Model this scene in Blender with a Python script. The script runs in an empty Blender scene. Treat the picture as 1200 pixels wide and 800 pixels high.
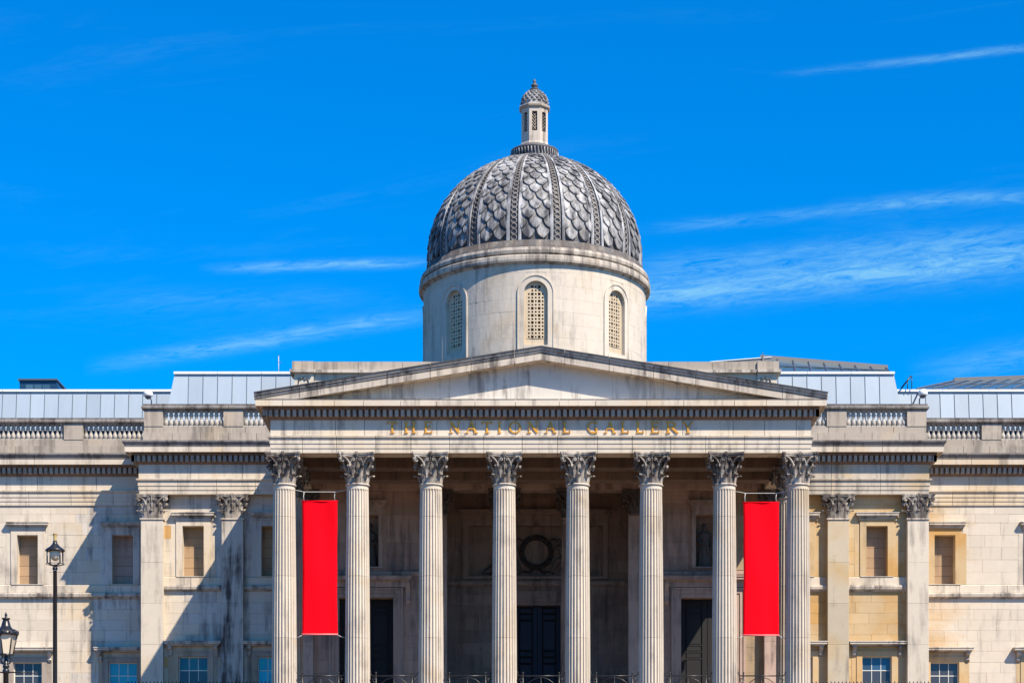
import bpy, bmesh, math, random
from mathutils import Vector, Matrix
R = math.radians
rnd = random.Random(7)
C = bpy.context.scene.collection

# ------------------------------------------------------------------ camera, sky, sun, exposure
EYE = 1.7            # eye height above the lower square
D = 101.0            # metres from the camera to the row of columns
F = 2430.0           # focal length in pixels of the 1200 px wide photograph
def PX(px, Y): return (px - 600.0) * (D + Y) / F
def PZ(py, Y): return EYE + (1030.0 - py) * (D + Y) / F

sc = bpy.context.scene
cam = bpy.data.cameras.new('camera'); camo = bpy.data.objects.new('camera', cam); C.objects.link(camo)
camo.location = (0, -D, EYE); camo.rotation_euler = (R(90), 0, 0)
cam.sensor_width = 36; cam.lens = 36 * F / 1200; cam.shift_y = 630 / 1200; cam.clip_start = 0.5; cam.clip_end = 6000
sc.camera = camo
SUN = Vector((0.99, -1.0, 1.61)).normalized()
sun = bpy.data.lights.new('sun', 'SUN'); suno = bpy.data.objects.new('sun', sun); C.objects.link(suno)
sun.energy = 5.0; sun.angle = R(0.5); sun.color = (1.0, 0.87, 0.70)
suno.location = (60, -60, 90); suno.rotation_euler = SUN.to_track_quat('Z', 'Y').to_euler()
sc.view_settings.view_transform = 'Standard'; sc.view_settings.look = 'None'
sc.view_settings.exposure = 0.80; sc.view_settings.gamma = 1.0
sc.view_settings.use_curve_mapping = False
sc.cycles.max_bounces = 6; sc.cycles.diffuse_bounces = 3; sc.cycles.glossy_bounces = 3
sc.cycles.use_denoising = True

world = bpy.data.worlds.new('World'); sc.world = world; world.use_nodes = True
def build_world():
    nt = world.node_tree; N = nt.nodes; L = nt.links
    N.clear()
    out = N.new('ShaderNodeOutputWorld'); bg = N.new('ShaderNodeBackground'); L.new(bg.outputs[0], out.inputs[0])
    bg.inputs[1].default_value = 0.115
    sky = N.new('ShaderNodeTexSky'); sky.sky_type = 'NISHITA'; sky.sun_disc = False
    sky.sun_elevation = math.asin(SUN.z); sky.sun_rotation = math.atan2(SUN.x, SUN.y)
    sky.air_density = 1.0; sky.dust_density = 0.3; sky.ozone_density = 2.0
    def m(op, a, b=None, c=None, clamp=False):
        n = N.new('ShaderNodeMath'); n.operation = op; n.use_clamp = clamp
        for i, v in enumerate((a, b, c)):
            if v is None: continue
            if isinstance(v, (int, float)): n.inputs[i].default_value = v
            else: L.new(v, n.inputs[i])
        return n.outputs[0]
    # a deep polarised blue: the atmosphere's colour, tinted as a whole
    tint = N.new('ShaderNodeMix'); tint.data_type = 'RGBA'; tint.blend_type = 'MULTIPLY'; tint.inputs[0].default_value = 1
    L.new(sky.outputs[0], tint.inputs[6]); tint.inputs[7].default_value = SKY_TINT
    tc = N.new('ShaderNodeTexCoord'); sp = N.new('ShaderNodeSeparateXYZ'); L.new(tc.outputs['Generated'], sp.inputs[0])
    x, y, z = sp.outputs
    ay = m('MAXIMUM', m('ABSOLUTE', y), 0.15)
    u = m('DIVIDE', x, ay); v = m('DIVIDE', z, ay)
    def noise(su, sv, scale, detail=6, rough=0.6, dist=0.0, off=0.0, rot=0.0):
        cb = N.new('ShaderNodeCombineXYZ')
        cr, sr = math.cos(rot), math.sin(rot)
        uu = m('ADD', m('MULTIPLY', u, cr), m('MULTIPLY', v, sr)); vv = m('SUBTRACT', m('MULTIPLY', v, cr), m('MULTIPLY', u, sr))
        L.new(m('MULTIPLY', uu, su), cb.inputs[0]); L.new(m('MULTIPLY', vv, sv), cb.inputs[1]); cb.inputs[2].default_value = off
        n = N.new('ShaderNodeTexNoise'); n.inputs['Scale'].default_value = scale; n.inputs['Detail'].default_value = detail
        n.inputs['Roughness'].default_value = rough; n.inputs['Distortion'].default_value = dist
        L.new(cb.outputs[0], n.inputs['Vector']); return n.outputs['Fac']
    wob = noise(1, 1, 14, 3, 0.5, 0, 3.0)
    fine = noise(1.0, 6.0, 42, 10, 0.74, 1.1, 1.0, 0.12)
    total = None
    # cirrus and old vapour trails: ends, half width and strength, as directions in the sky
    for (xa, ya, xb, yb, w, s, softl) in STREAKS:
        ua, va, ub, vb = (xa-600)/F, (1030-ya)/F, (xb-600)/F, (1030-yb)/F
        ln = math.hypot(ub-ua, vb-va); dx, dy = (ub-ua)/ln, (vb-va)/ln
        along = m('ADD', m('MULTIPLY', m('SUBTRACT', u, ua), dx), m('MULTIPLY', m('SUBTRACT', v, va), dy))
        across = m('SUBTRACT', m('MULTIPLY', m('SUBTRACT', v, va), dx), m('MULTIPLY', m('SUBTRACT', u, ua), dy))
        across = m('ADD', across, m('MULTIPLY', m('SUBTRACT', wob, 0.5), 1.1*w/F))
        q = m('DIVIDE', across, w/F)
        prof = m('POWER', 2.718, m('MULTIPLY', m('MULTIPLY', q, q), -1.0))
        t = m('DIVIDE', along, ln)
        m1 = m('DIVIDE', t, softl, clamp=True); m2 = m('DIVIDE', m('SUBTRACT', 1.0, t), 0.25, clamp=True)
        a = m('MULTIPLY', m('MULTIPLY', prof, m1), m('MULTIPLY', m2, s))
        total = a if total is None else m('ADD', total, a)
    mod = m('MULTIPLY', m('SUBTRACT', fine, 0.34), 3.6, clamp=True)
    total = m('MULTIPLY', total, mod)
    veil = noise(0.5, 3.5, 7, 6, 0.6, 0.8, 9.0, 0.1)
    veil = m('MULTIPLY', m('SUBTRACT', veil, 0.54), 0.30, clamp=True)
    total = m('ADD', total, m('MULTIPLY', veil, mod), clamp=True)
    up = m('MULTIPLY', m('SUBTRACT', z, 0.02), 12.0, clamp=True)
    total = m('MULTIPLY', total, up)
    mix = N.new('ShaderNodeMix'); mix.data_type = 'RGBA'
    L.new(total, mix.inputs[0]); L.new(tint.outputs[2], mix.inputs[6]); mix.inputs[7].default_value = CLOUD
    L.new(mix.outputs[2], bg.inputs[0])
SKY_TINT = (0.0, 0.525, 1.03, 1)
CLOUD = (1.7, 3.7, 4.8, 1)
STREAKS = [(95, 432, 540, 362, 8, 0.45, 0.3), (230, 316, 520, 306, 5, 0.55, 0.35), (690, 350, 1330, 290, 19, 0.66, 0.10),
           (720, 314, 1300, 268, 12, 0.28, 0.15), (735, 270, 1160, 230, 6, 0.24, 0.2), (900, 90, 1330, 42, 4, 0.38, 0.45),
           (960, 240, 1300, 226, 7, 0.28, 0.3), (60, 350, 480, 352, 12, 0.10, 0.3),
           (1060, 440, 1300, 395, 14, 0.25, 0.3)]
build_world()

# ------------------------------------------------------------------ materials
def new_mat(name):
    mt = bpy.data.materials.new(name); mt.use_nodes = True; nt = mt.node_tree; nt.nodes.clear()
    o = nt.nodes.new('ShaderNodeOutputMaterial'); b = nt.nodes.new('ShaderNodeBsdfPrincipled'); nt.links.new(b.outputs[0], o.inputs[0])
    return mt, nt, b
def stone(name, base, ochre=(0.56, 0.40, 0.20), och=0.3, soot=0.3, vary=0.14, streak=0.35, rough=0.85, bump=0.25, sootc=(0.075, 0.062, 0.055), grain=0.12, osc=0.28, xfade=None):
    k_ = 0.83 if base[0] > 0.5 else 0.92
    base = tuple(c*k_ for c in base); ochre = tuple(c*k_ for c in ochre)
    mt, nt, b = new_mat(name); N = nt.nodes; L = nt.links
    geo = N.new('ShaderNodeNewGeometry'); oi = N.new('ShaderNodeObjectInfo')
    def mapped(sx, sy, sz, off=0):
        mp = N.new('ShaderNodeMapping'); L.new(geo.outputs['Position'], mp.inputs[0]); mp.inputs['Scale'].default_value = (sx, sy, sz); mp.inputs['Location'].default_value = (off, off*.7, off*.3); return mp.outputs[0]
    def noise(vec, sc_, det=5, rg=0.6, dist=0.0):
        n = N.new('ShaderNodeTexNoise'); n.inputs['Scale'].default_value = sc_; n.inputs['Detail'].default_value = det; n.inputs['Roughness'].default_value = rg; n.inputs['Distortion'].default_value = dist
        L.new(vec, n.inputs['Vector']); return n.outputs['Fac']
    def m(op, a, b_=None, clamp=False):
        n = N.new('ShaderNodeMath'); n.operation = op; n.use_clamp = clamp
        for i, v in enumerate((a, b_)):
            if v is None: continue
            if isinstance(v, (int, float)): n.inputs[i].default_value = v
            else: L.new(v, n.inputs[i])
        return n.outputs[0]
    def mix(f, a, b_, t='MIX'):
        n = N.new('ShaderNodeMix'); n.data_type = 'RGBA'; n.blend_type = t
        for i, v in ((0, f), (6, a), (7, b_)):
            if isinstance(v, (int, float)): n.inputs[i].default_value = v
            elif isinstance(v, tuple): n.inputs[i].default_value = (*v[:3], 1)
            else: L.new(v, n.inputs[i])
        return n.outputs[2]
    pos = geo.outputs['Position']
    # ochre staining of the limestone, in big soft patches shifted from stone to stone
    sh = N.new('ShaderNodeVectorMath'); sh.operation = 'SCALE'; cbx = N.new('ShaderNodeCombineXYZ')
    L.new(oi.outputs['Random'], cbx.inputs[0]); cbx.inputs[1].default_value = 0.3; L.new(oi.outputs['Random'], cbx.inputs[2])
    L.new(cbx.outputs[0], sh.inputs[0]); sh.inputs['Scale'].default_value = 0.6
    ad = N.new('ShaderNodeVectorMath'); ad.operation = 'ADD'; L.new(pos, ad.inputs[0]); L.new(sh.outputs[0], ad.inputs[1])
    on = m('MULTIPLY', m('SUBTRACT', noise(ad.outputs[0], osc, 4, 0.55, 0.5), 0.62 - och*0.35), 5.5, True)
    if xfade:
        sx = N.new('ShaderNodeSeparateXYZ'); L.new(pos, sx.inputs[0]); big = noise(mapped(.6, .6, 1.6, 4), 0.7, 5, 0.6, 0.3)
        on = m('ADD', m('MULTIPLY', m('SUBTRACT', xfade[0], sx.outputs[0]), 1.0/xfade[1]), m('MULTIPLY', m('SUBTRACT', big, 0.45), 3.0), True)
    col = mix(m('MULTIPLY', on, min(1, och*2.2)), base, ochre)
    # stone to stone brightness
    val = m('ADD', m('MULTIPLY', oi.outputs['Random'], vary*2), 1.0 - vary)
    hv = N.new('ShaderNodeHueSaturation'); L.new(col, hv.inputs['Color']); L.new(val, hv.inputs['Value']); col = hv.outputs[0]
    g1 = noise(mapped(1, 1, 1, 5), 2.2, 8, 0.7)
    col = mix(grain*2.2, col, mix(g1, (0.25, 0.24, 0.23), (1.0, 1.0, 1.0)), 'MULTIPLY')
    # soot: rain streaks plus patches
    stn = noise(mapped(2.6, 2.6, 0.28, 11), 1.0, 7, 0.65)
    pat = noise(mapped(1, 1, 1, 3), 0.55, 6, 0.62, 0.4)
    s1 = m('MULTIPLY', m('SUBTRACT', m('MULTIPLY', stn, m('ADD', pat, 0.45)), 0.56 - soot*0.25), 5.0, True)
    col = mix(m('MULTIPLY', s1, streak*1.6), col, sootc)
    speck = m('MULTIPLY', m('SUBTRACT', noise(mapped(1, 1, 1, 17), 7.0, 4, 0.7), 0.66), 6.0, True)
    col = mix(m('MULTIPLY', speck, 0.22*min(1, soot*2)), col, sootc)
    L.new(col, b.inputs['Base Color']); b.inputs['Roughness'].default_value = rough
    bp = N.new('ShaderNodeBump'); bp.inputs['Strength'].default_value = bump; bp.inputs['Distance'].default_value = 0.03
    L.new(noise(mapped(1, 1, 1, 2), 5.0, 8, 0.7), bp.inputs['Height']); L.new(bp.outputs[0], b.inputs['Normal'])
    return mt
def plain(name, col, rough=0.5, metal=0.0, var=0.15, nscale=6.0, bump=0.0, stretch=(1, 1, 1), spec=None):
    mt, nt, b = new_mat(name); N = nt.nodes; L = nt.links
    geo = N.new('ShaderNodeNewGeometry'); mp = N.new('ShaderNodeMapping'); L.new(geo.outputs['Position'], mp.inputs[0]); mp.inputs['Scale'].default_value = stretch
    n = N.new('ShaderNodeTexNoise'); n.inputs['Scale'].default_value = nscale; n.inputs['Detail'].default_value = 6; L.new(mp.outputs[0], n.inputs['Vector'])
    oi = N.new('ShaderNodeObjectInfo'); ad = N.new('ShaderNodeMath'); ad.operation = 'ADD'; L.new(n.outputs['Fac'], ad.inputs[0]); L.new(oi.outputs['Random'], ad.inputs[1])
    ml = N.new('ShaderNodeMath'); ml.operation = 'MULTIPLY_ADD'; L.new(ad.outputs[0], ml.inputs[0]); ml.inputs[1].default_value = var; ml.inputs[2].default_value = 1 - var
    hv = N.new('ShaderNodeHueSaturation'); hv.inputs['Color'].default_value = (*col, 1); L.new(ml.outputs[0], hv.inputs['Value'])
    L.new(hv.outputs[0], b.inputs['Base Color']); b.inputs['Roughness'].default_value = rough; b.inputs['Metallic'].default_value = metal
    if spec is not None: b.inputs['IOR'].default_value = spec
    if bump:
        bp = N.new('ShaderNodeBump'); bp.inputs['Strength'].default_value = bump; bp.inputs['Distance'].default_value = 0.02; L.new(n.outputs['Fac'], bp.inputs['Height']); L.new(bp.outputs[0], b.inputs['Normal'])
    return mt
M = {}
M['cream'] = stone('cream_limestone', (0.765, 0.67, 0.535), ochre=(0.74, 0.56, 0.34), och=0.32, soot=0.34, streak=0.34, vary=0.06)
M['fading'] = stone('fading_ochre_limestone', (0.765, 0.67, 0.535), ochre=(0.68, 0.47, 0.25), och=0.42, soot=0.22, streak=0.26, vary=0.05, xfade=(24.9, 2.6))
M['pale'] = stone('pale_limestone', (0.69, 0.615, 0.49), och=0.10, soot=0.2, streak=0.25, vary=0.05)
M['ochre'] = stone('ochre_limestone', (0.66, 0.485, 0.27), ochre=(0.62, 0.36, 0.12), och=0.5, soot=0.15, streak=0.2, vary=0.07, osc=0.30)
M['shaded'] = stone('shaded_stained_limestone', (0.72, 0.65, 0.56), och=0.15, soot=0.45, streak=0.42, vary=0.07)  # cooler cream for stones in the cast shadow: shade in the colour, plus stains
M['moulding'] = stone('moulding_limestone', (0.66, 0.58, 0.48), och=0.15, soot=0.48, streak=0.55, vary=0.07)
M['grey'] = stone('grey_weathered_stone', (0.45, 0.385, 0.31), och=0.18, soot=0.45, streak=0.35, vary=0.09)
M['capping'] = stone('dark_weathered_capping', (0.27, 0.25, 0.23), och=0.05, soot=0.6, streak=0.6, vary=0.12)
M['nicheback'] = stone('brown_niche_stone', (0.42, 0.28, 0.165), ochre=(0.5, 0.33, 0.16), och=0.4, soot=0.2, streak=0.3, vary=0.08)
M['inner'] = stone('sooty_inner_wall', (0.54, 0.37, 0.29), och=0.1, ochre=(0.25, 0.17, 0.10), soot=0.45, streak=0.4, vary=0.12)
M['innerlit'] = stone('inner_ochre_lit_wall', (0.40, 0.30, 0.19), ochre=(0.45, 0.28, 0.12), och=0.5, soot=0.4, streak=0.4, vary=0.1)  # yellower inner wall for the end bay in sun; sunlight put into the colour
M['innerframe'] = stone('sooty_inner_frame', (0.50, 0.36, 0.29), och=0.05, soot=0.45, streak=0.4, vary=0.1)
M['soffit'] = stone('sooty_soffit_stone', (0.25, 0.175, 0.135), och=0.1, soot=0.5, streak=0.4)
M['capital'] = stone('sooty_capital_stone', (0.60, 0.54, 0.46), och=0.05, soot=0.85, streak=0.65, grain=0.25)
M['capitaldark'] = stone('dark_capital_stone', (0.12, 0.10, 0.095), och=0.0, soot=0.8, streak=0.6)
M['shaft'] = stone('column_limestone', (0.73, 0.645, 0.53), och=0.25, soot=0.24, streak=0.28, vary=0.06)
M['pilaster'] = stone('pilaster_limestone', (0.75, 0.665, 0.54), och=0.15, soot=0.24, streak=0.30, vary=0.04)
M['drum'] = stone('drum_limestone', (0.71, 0.63, 0.52), och=0.22, soot=0.30, streak=0.30, vary=0.04)
M['grille'] = stone('pierced_screen_stone', (0.66, 0.54, 0.38), och=0.2, soot=0.15, streak=0.15)
M['domelead'] = stone('dome_lead', (0.60, 0.60, 0.60), ochre=(0.40, 0.36, 0.29), och=0.3, soot=0.72, streak=0.60, vary=0.20, rough=0.9, sootc=(0.04, 0.042, 0.05), grain=0.35, osc=1.1)
M['riblead'] = stone('rib_lead', (0.58, 0.59, 0.60), ochre=(0.3, 0.3, 0.3), och=0.1, soot=0.7, streak=0.55, vary=0.08, rough=0.85, sootc=(0.05, 0.05, 0.06))
M['darklead'] = stone('dark_lead', (0.10, 0.10, 0.11), ochre=(0.2, 0.17, 0.14), och=0.1, soot=0.5, streak=0.4, vary=0.1, rough=0.6)
M['leadband'] = stone('stained_lead_band', (0.17, 0.165, 0.165), ochre=(0.38, 0.34, 0.29), och=0.45, soot=0.7, streak=0.6, grain=0.4, osc=1.6)
M['rooflead'] = plain('zinc_roof_sheet', (0.335, 0.40, 0.46), 0.55, 0.0, 0.17, 2.2, 0.1, (1, 1, 0.3))
M['ridge'] = plain('pale_ridge_capping', (0.72, 0.77, 0.80), 0.4, 0.0, 0.06)
M['under'] = plain('dark_roof_underlay', (0.05, 0.055, 0.065), 0.8)
M['iron'] = plain('black_iron', (0.012, 0.013, 0.016), 0.35, 0.0, 0.3, 20, 0.2)
M['seam'] = plain('dull_seam', (0.16, 0.19, 0.22), 0.6)
M['steel'] = plain('grey_steel', (0.10, 0.12, 0.15), 0.4, 0.3)
M['gold'] = plain('gilding', (0.66, 0.31, 0.015), 0.4, 0.15, 0.25, 9, 0.2)
M['brass'] = plain('weathered_brass', (0.50, 0.36, 0.13), 0.45, 0.3, 0.3, 20)
M['void'] = plain('dark_interior', (0.012, 0.011, 0.012), 0.9)
M['door'] = plain('dark_bronze_door', (0.008, 0.008, 0.010), 0.8, 0.0, 0.3, 3)
M['doorpale'] = plain('blue_black_door_stile', (0.022, 0.030, 0.060), 0.6, 0.0, 0.2, 3)
M['red'] = plain('red_banner_cloth', (0.74, 0.002, 0.010), 0.85, 0.0, 0.22, 2.6, 0.15, (1, 1, 0.12), 1.12)
M['redhem'] = plain('pale_red_hem', (0.90, 0.20, 0.20), 0.7)
M['cord'] = plain('pale_cord', (0.5, 0.5, 0.48), 0.7)
M['white'] = plain('white_paint', (0.78, 0.79, 0.78), 0.4, 0, 0.06)
M['sash'] = plain('white_sash_paint', (0.62, 0.62, 0.56), 0.5, 0, 0.1)
M['camera'] = plain('white_plastic', (0.75, 0.77, 0.78), 0.3, 0, 0.05)
M['ringstone'] = stone('weathered_ring_stone', (0.62, 0.55, 0.46), och=0.15, soot=0.62, streak=0.5, vary=0.12)
M['surround'] = stone('brown_window_surround', (0.42, 0.35, 0.28), och=0.3, soot=0.4, streak=0.4, vary=0.06)
M['skyglass'] = plain('skylight_glass', (0.055, 0.10, 0.13), 0.15, 0, 0.35, 1.5, 0, (1, 1, 1), 1.8)
M['paving'] = stone('worn_paving', (0.15, 0.09, 0.05), och=0.15, soot=0.3, streak=0.1)
M['statue'] = stone('statue_marble', (0.10, 0.09, 0.085), och=0.0, soot=0.4, streak=0.4)
M['relief'] = stone('dark_relief_stone', (0.085, 0.066, 0.060), och=0.0, soot=0.5, streak=0.4)
def glass(name, col, refl, rough=0.06):
    mt, nt, b = new_mat(name); N = nt.nodes; L = nt.links
    b.inputs['Roughness'].default_value = 0.6
    oi = N.new('ShaderNodeObjectInfo'); hv = N.new('ShaderNodeHueSaturation'); hv.inputs['Color'].default_value = (*col, 1)
    mm = N.new('ShaderNodeMath'); mm.operation = 'MULTIPLY_ADD'; L.new(oi.outputs['Random'], mm.inputs[0]); mm.inputs[1].default_value = 1.0; mm.inputs[2].default_value = 0.45; L.new(mm.outputs[0], hv.inputs['Value']); L.new(hv.outputs[0], b.inputs['Base Color'])
    g = N.new('ShaderNodeBsdfGlossy'); g.inputs['Roughness'].default_value = rough; g.inputs['Color'].default_value = (0.85, 0.93, 1, 1)
    n = N.new('ShaderNodeTexNoise'); n.inputs['Scale'].default_value = 0.9; geo = N.new('ShaderNodeNewGeometry'); L.new(geo.outputs['Position'], n.inputs['Vector'])
    bp = N.new('ShaderNodeBump'); bp.inputs['Strength'].default_value = 0.25; bp.inputs['Distance'].default_value = 0.1; L.new(n.outputs['Fac'], bp.inputs['Height']); L.new(bp.outputs[0], g.inputs['Normal'])
    mx = N.new('ShaderNodeMixShader'); mx.inputs[0].default_value = refl
    L.new(b.outputs[0], mx.inputs[1]); L.new(g.outputs[0], mx.inputs[2])
    out = [q for q in N if q.type == 'OUTPUT_MATERIAL'][0]; L.new(mx.outputs[0], out.inputs[0]); return mt
M['glass'] = glass('window_glass_dark', (0.022, 0.022, 0.030), 0.035)
M['glassnavy'] = glass('window_glass_navy', (0.006, 0.05, 0.11), 0.04)  # reflected sky put into the pane colour, dark navy
M['glassteal'] = glass('window_glass_teal', (0.008, 0.05, 0.07), 0.05)  # teal base colour stands for reflected sky
M['glassblue'] = glass('window_glass_blue_reflection', (0.01, 0.17, 0.28), 0.09)  # no blind behind: bright blue sky reflection painted as the pane's base colour
M['lampglass'] = glass('lamp_glass', (0.52, 0.44, 0.32), 0.06, 0.25)

# ------------------------------------------------------------------ helpers
class MB:
    def __init__(s): s.v = []; s.f = []; s.sm = []
    def add(s, vs, fs, smooth=False):
        o = len(s.v); s.v += [tuple(p) for p in vs]
        for f in fs: s.f.append(tuple(i + o for i in f)); s.sm.append(smooth)
    def box(s, x0, x1, y0, y1, z0, z1):
        s.add([(x0,y0,z0),(x1,y0,z0),(x1,y1,z0),(x0,y1,z0),(x0,y0,z1),(x1,y0,z1),(x1,y1,z1),(x0,y1,z1)],
              [(0,3,2,1),(4,5,6,7),(0,1,5,4),(1,2,6,5),(2,3,7,6),(3,0,4,7)])
    def prism(s, pts, y0, y1):               # polygon in (x, z), thick in y
        n = len(pts); vs = [(x, y0, z) for x, z in pts] + [(x, y1, z) for x, z in pts]
        s.add(vs, [tuple(range(n)), tuple(range(2*n-1, n-1, -1))] + [(i, i+n, (i+1) % n + n, (i+1) % n) for i in range(n)])
    def lathe(s, prof, n=24, cx=0, cy=0, a0=0, smooth=True, caps=True, arc=2*math.pi):
        full = abs(arc - 2*math.pi) < 1e-6; k = n if full else n + 1; vs = []
        for (r, z) in prof:
            for i in range(k):
                a = a0 + arc * i / n; vs.append((cx + r*math.cos(a), cy + r*math.sin(a), z))
        fs = []
        for j in range(len(prof) - 1):
            for i in range(n):
                i2 = (i + 1) % k; fs.append((j*k+i, j*k+i2, (j+1)*k+i2, (j+1)*k+i))
        s.add(vs, fs, smooth)
        if caps and full:
            s.add([vs[i] for i in range(k)], [tuple(range(k-1, -1, -1))]); s.add([vs[(len(prof)-1)*k+i] for i in range(k)], [tuple(range(k))])
    def tube(s, pts, r, n=6, smooth=True, closed=False):
        pts = [Vector(p) for p in pts]; m_ = len(pts); rr = r if isinstance(r, (list, tuple)) else [r]*m_; vs = []
        prevx = None
        for i, p in enumerate(pts):
            a = pts[(i-1) % m_] if (closed or i > 0) else p; b = pts[(i+1) % m_] if (closed or i < m_-1) else p
            t = (b - a).normalized() if (b-a).length > 1e-9 else Vector((0, 0, 1))
            if prevx is None:
                up = Vector((0, 0, 1)) if abs(t.z) < 0.9 else Vector((0, 1, 0)); xx = t.cross(up).normalized()
            else: xx = (prevx - t * prevx.dot(t)).normalized()
            prevx = xx; yy = t.cross(xx)
            for k in range(n):
                an = 2*math.pi*k/n; vs.append(p + xx*math.cos(an)*rr[i] + yy*math.sin(an)*rr[i])
        fs = []
        for i in range(m_ if closed else m_-1):
            j = (i+1) % m_
            for k in range(n): k2 = (k+1) % n; fs.append((i*n+k, i*n+k2, j*n+k2, j*n+k))
        if not closed: fs += [tuple(range(n-1, -1, -1)), tuple((m_-1)*n+k for k in range(n))]
        s.add(vs, fs, smooth)
    def ball(s, c, r, n=10, m_=6, sq=(1, 1, 1)):
        vs = []; fs = []
        for j in range(m_+1):
            ph = math.pi*j/m_
            for i in range(n):
                a = 2*math.pi*i/n; vs.append((c[0]+r*sq[0]*math.sin(ph)*math.cos(a), c[1]+r*sq[1]*math.sin(ph)*math.sin(a), c[2]-r*sq[2]*math.cos(ph)))
        for j in range(m_):
            for i in range(n): i2 = (i+1) % n; fs.append((j*n+i, j*n+i2, (j+1)*n+i2, (j+1)*n+i))
        s.add(vs, fs, True)
    def mesh(s, name, mat):
        me = bpy.data.meshes.new(name); me.from_pydata(s.v, [], s.f); me.update()
        me.polygons.foreach_set('use_smooth', s.sm)
        if mat: me.materials.append(M[mat] if isinstance(mat, str) else mat)
        return me
    def build(s, name, mat, parent=None, fix=True):
        me = s.mesh(name, mat)
        if fix:
            bm = bmesh.new(); bm.from_mesh(me); bmesh.ops.recalc_face_normals(bm, faces=bm.faces); bm.to_mesh(me); bm.free()
        return link(name, me, parent)
WORLD = {}
def link(name, me, parent=None, loc=None, scale=None, rot=None):
    """place in world coordinates; the parent's own world matrix is undone through the parent inverse"""
    o = bpy.data.objects.new(name, me); C.objects.link(o)
    if loc: o.location = loc
    if scale: o.scale = scale
    if rot: o.rotation_euler = rot
    pw = WORLD.get(parent.name, Matrix.Identity(4)) if parent is not None else None
    if parent is not None:
        o.parent = parent; o.matrix_parent_inverse = pw.inverted()
    WORLD[o.name] = o.matrix_basis.copy()
    return o
def thing(name, label, cat, loc=(0, 0, 0), group=None):
    o = bpy.data.objects.new(name, None); C.objects.link(o); o.location = loc; o.empty_display_size = 0.5
    o['label'] = label; o['category'] = cat
    if group: o['group'] = group
    WORLD[o.name] = Matrix.Translation(loc); return o
def part_empty(name, parent, loc=(0, 0, 0)):
    return link(name, None, parent, loc)
def stuff(o): o['kind'] = 'stuff'; return o
def structure(o): o['kind'] = 'structure'; return o

def stations(path, cuts, gap):
    """path of (x, y) points; cuts = {segment: [distances]}; returns runs of (point, outward vector)"""
    P = [Vector((p[0], p[1])) for p in path]; n = len(P)
    dirs = [(P[i+1]-P[i]).normalized() for i in range(n-1)]; nor = [Vector((d.y, -d.x)) for d in dirs]
    runs = [[]]
    for i in range(n):
        if i == 0: mv = nor[0]
        elif i == n-1: mv = nor[-1]
        else:
            mv = (nor[i-1] + nor[i]); mv = mv / (mv.length_squared/2) 
        runs[-1].append((P[i], mv))
        if i < n-1:
            for c in sorted(cuts.get(i, [])):
                q = P[i] + dirs[i]*c
                runs[-1].append((q - dirs[i]*gap/2, nor[i])); runs.append([(q + dirs[i]*gap/2, nor[i])])
    return runs
def sweep(name, path, prof, mat, parent, cuts=None, gap=0.022, zoff=0.0):
    out = []
    for run in stations(path, cuts or {}, gap):
        mb = MB(); k = len(prof); vs = []
        for (p, mv) in run:
            for (o_, z) in prof: q = p + mv*o_; vs.append((q.x, q.y, z + zoff))
        fs = []
        for i in range(len(run)-1):
            for j in range(k): j2 = (j+1) % k; fs.append((i*k+j, i*k+j2, (i+1)*k+j2, (i+1)*k+j))
        fs += [tuple(range(k-1, -1, -1)), tuple((len(run)-1)*k+j for j in range(k))]
        mb.add(vs, fs); out.append(mb.build(name, mat, parent))
    return out
def even(L_, pitch, start=None):
    n = max(1, round(L_/pitch)); return [L_*i/n for i in range(1, n)]
_unit = {}
def unit_block(mat, w, h, d):
    """a stone with a fine arris; one mesh per size class, stretched a little to fit"""
    key = (mat, round(w, 1), round(h, 1), round(d, 2))
    if key not in _unit:
        mb = MB(); W, H, Dp = max(.1, key[1])/2, max(.1, key[2])/2, key[3]; c = 0.007
        mb.add([(-W+c, 0, -H+c), (W-c, 0, -H+c), (W-c, 0, H-c), (-W+c, 0, H-c), (-W, c, -H), (W, c, -H), (W, c, H), (-W, c, H), (-W, Dp, -H), (W, Dp, -H), (W, Dp, H), (-W, Dp, H)],
               [(0,1,2,3),(0,4,5,1),(1,5,6,2),(2,6,7,3),(3,7,4,0),(4,8,9,5),(5,9,10,6),(6,10,11,7),(7,11,8,4)])
        _unit[key] = (mb.mesh('stone_block', mat), W*2, H*2, Dp)
    return _unit[key]
def block(parent, x0, x1, yf, z0, z1, mat, depth=0.12, gap=0.005, name='stone_block'):
    w = x1-x0-gap; h = z1-z0-gap; j = rnd.uniform(-0.004, 0.004)
    me, W, H, Dp = unit_block(mat, w, h, depth)
    return link(name, me, parent, ((x0+x1)/2, yf+j, (z0+z1)/2), (w/W, 1, h/H))
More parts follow.
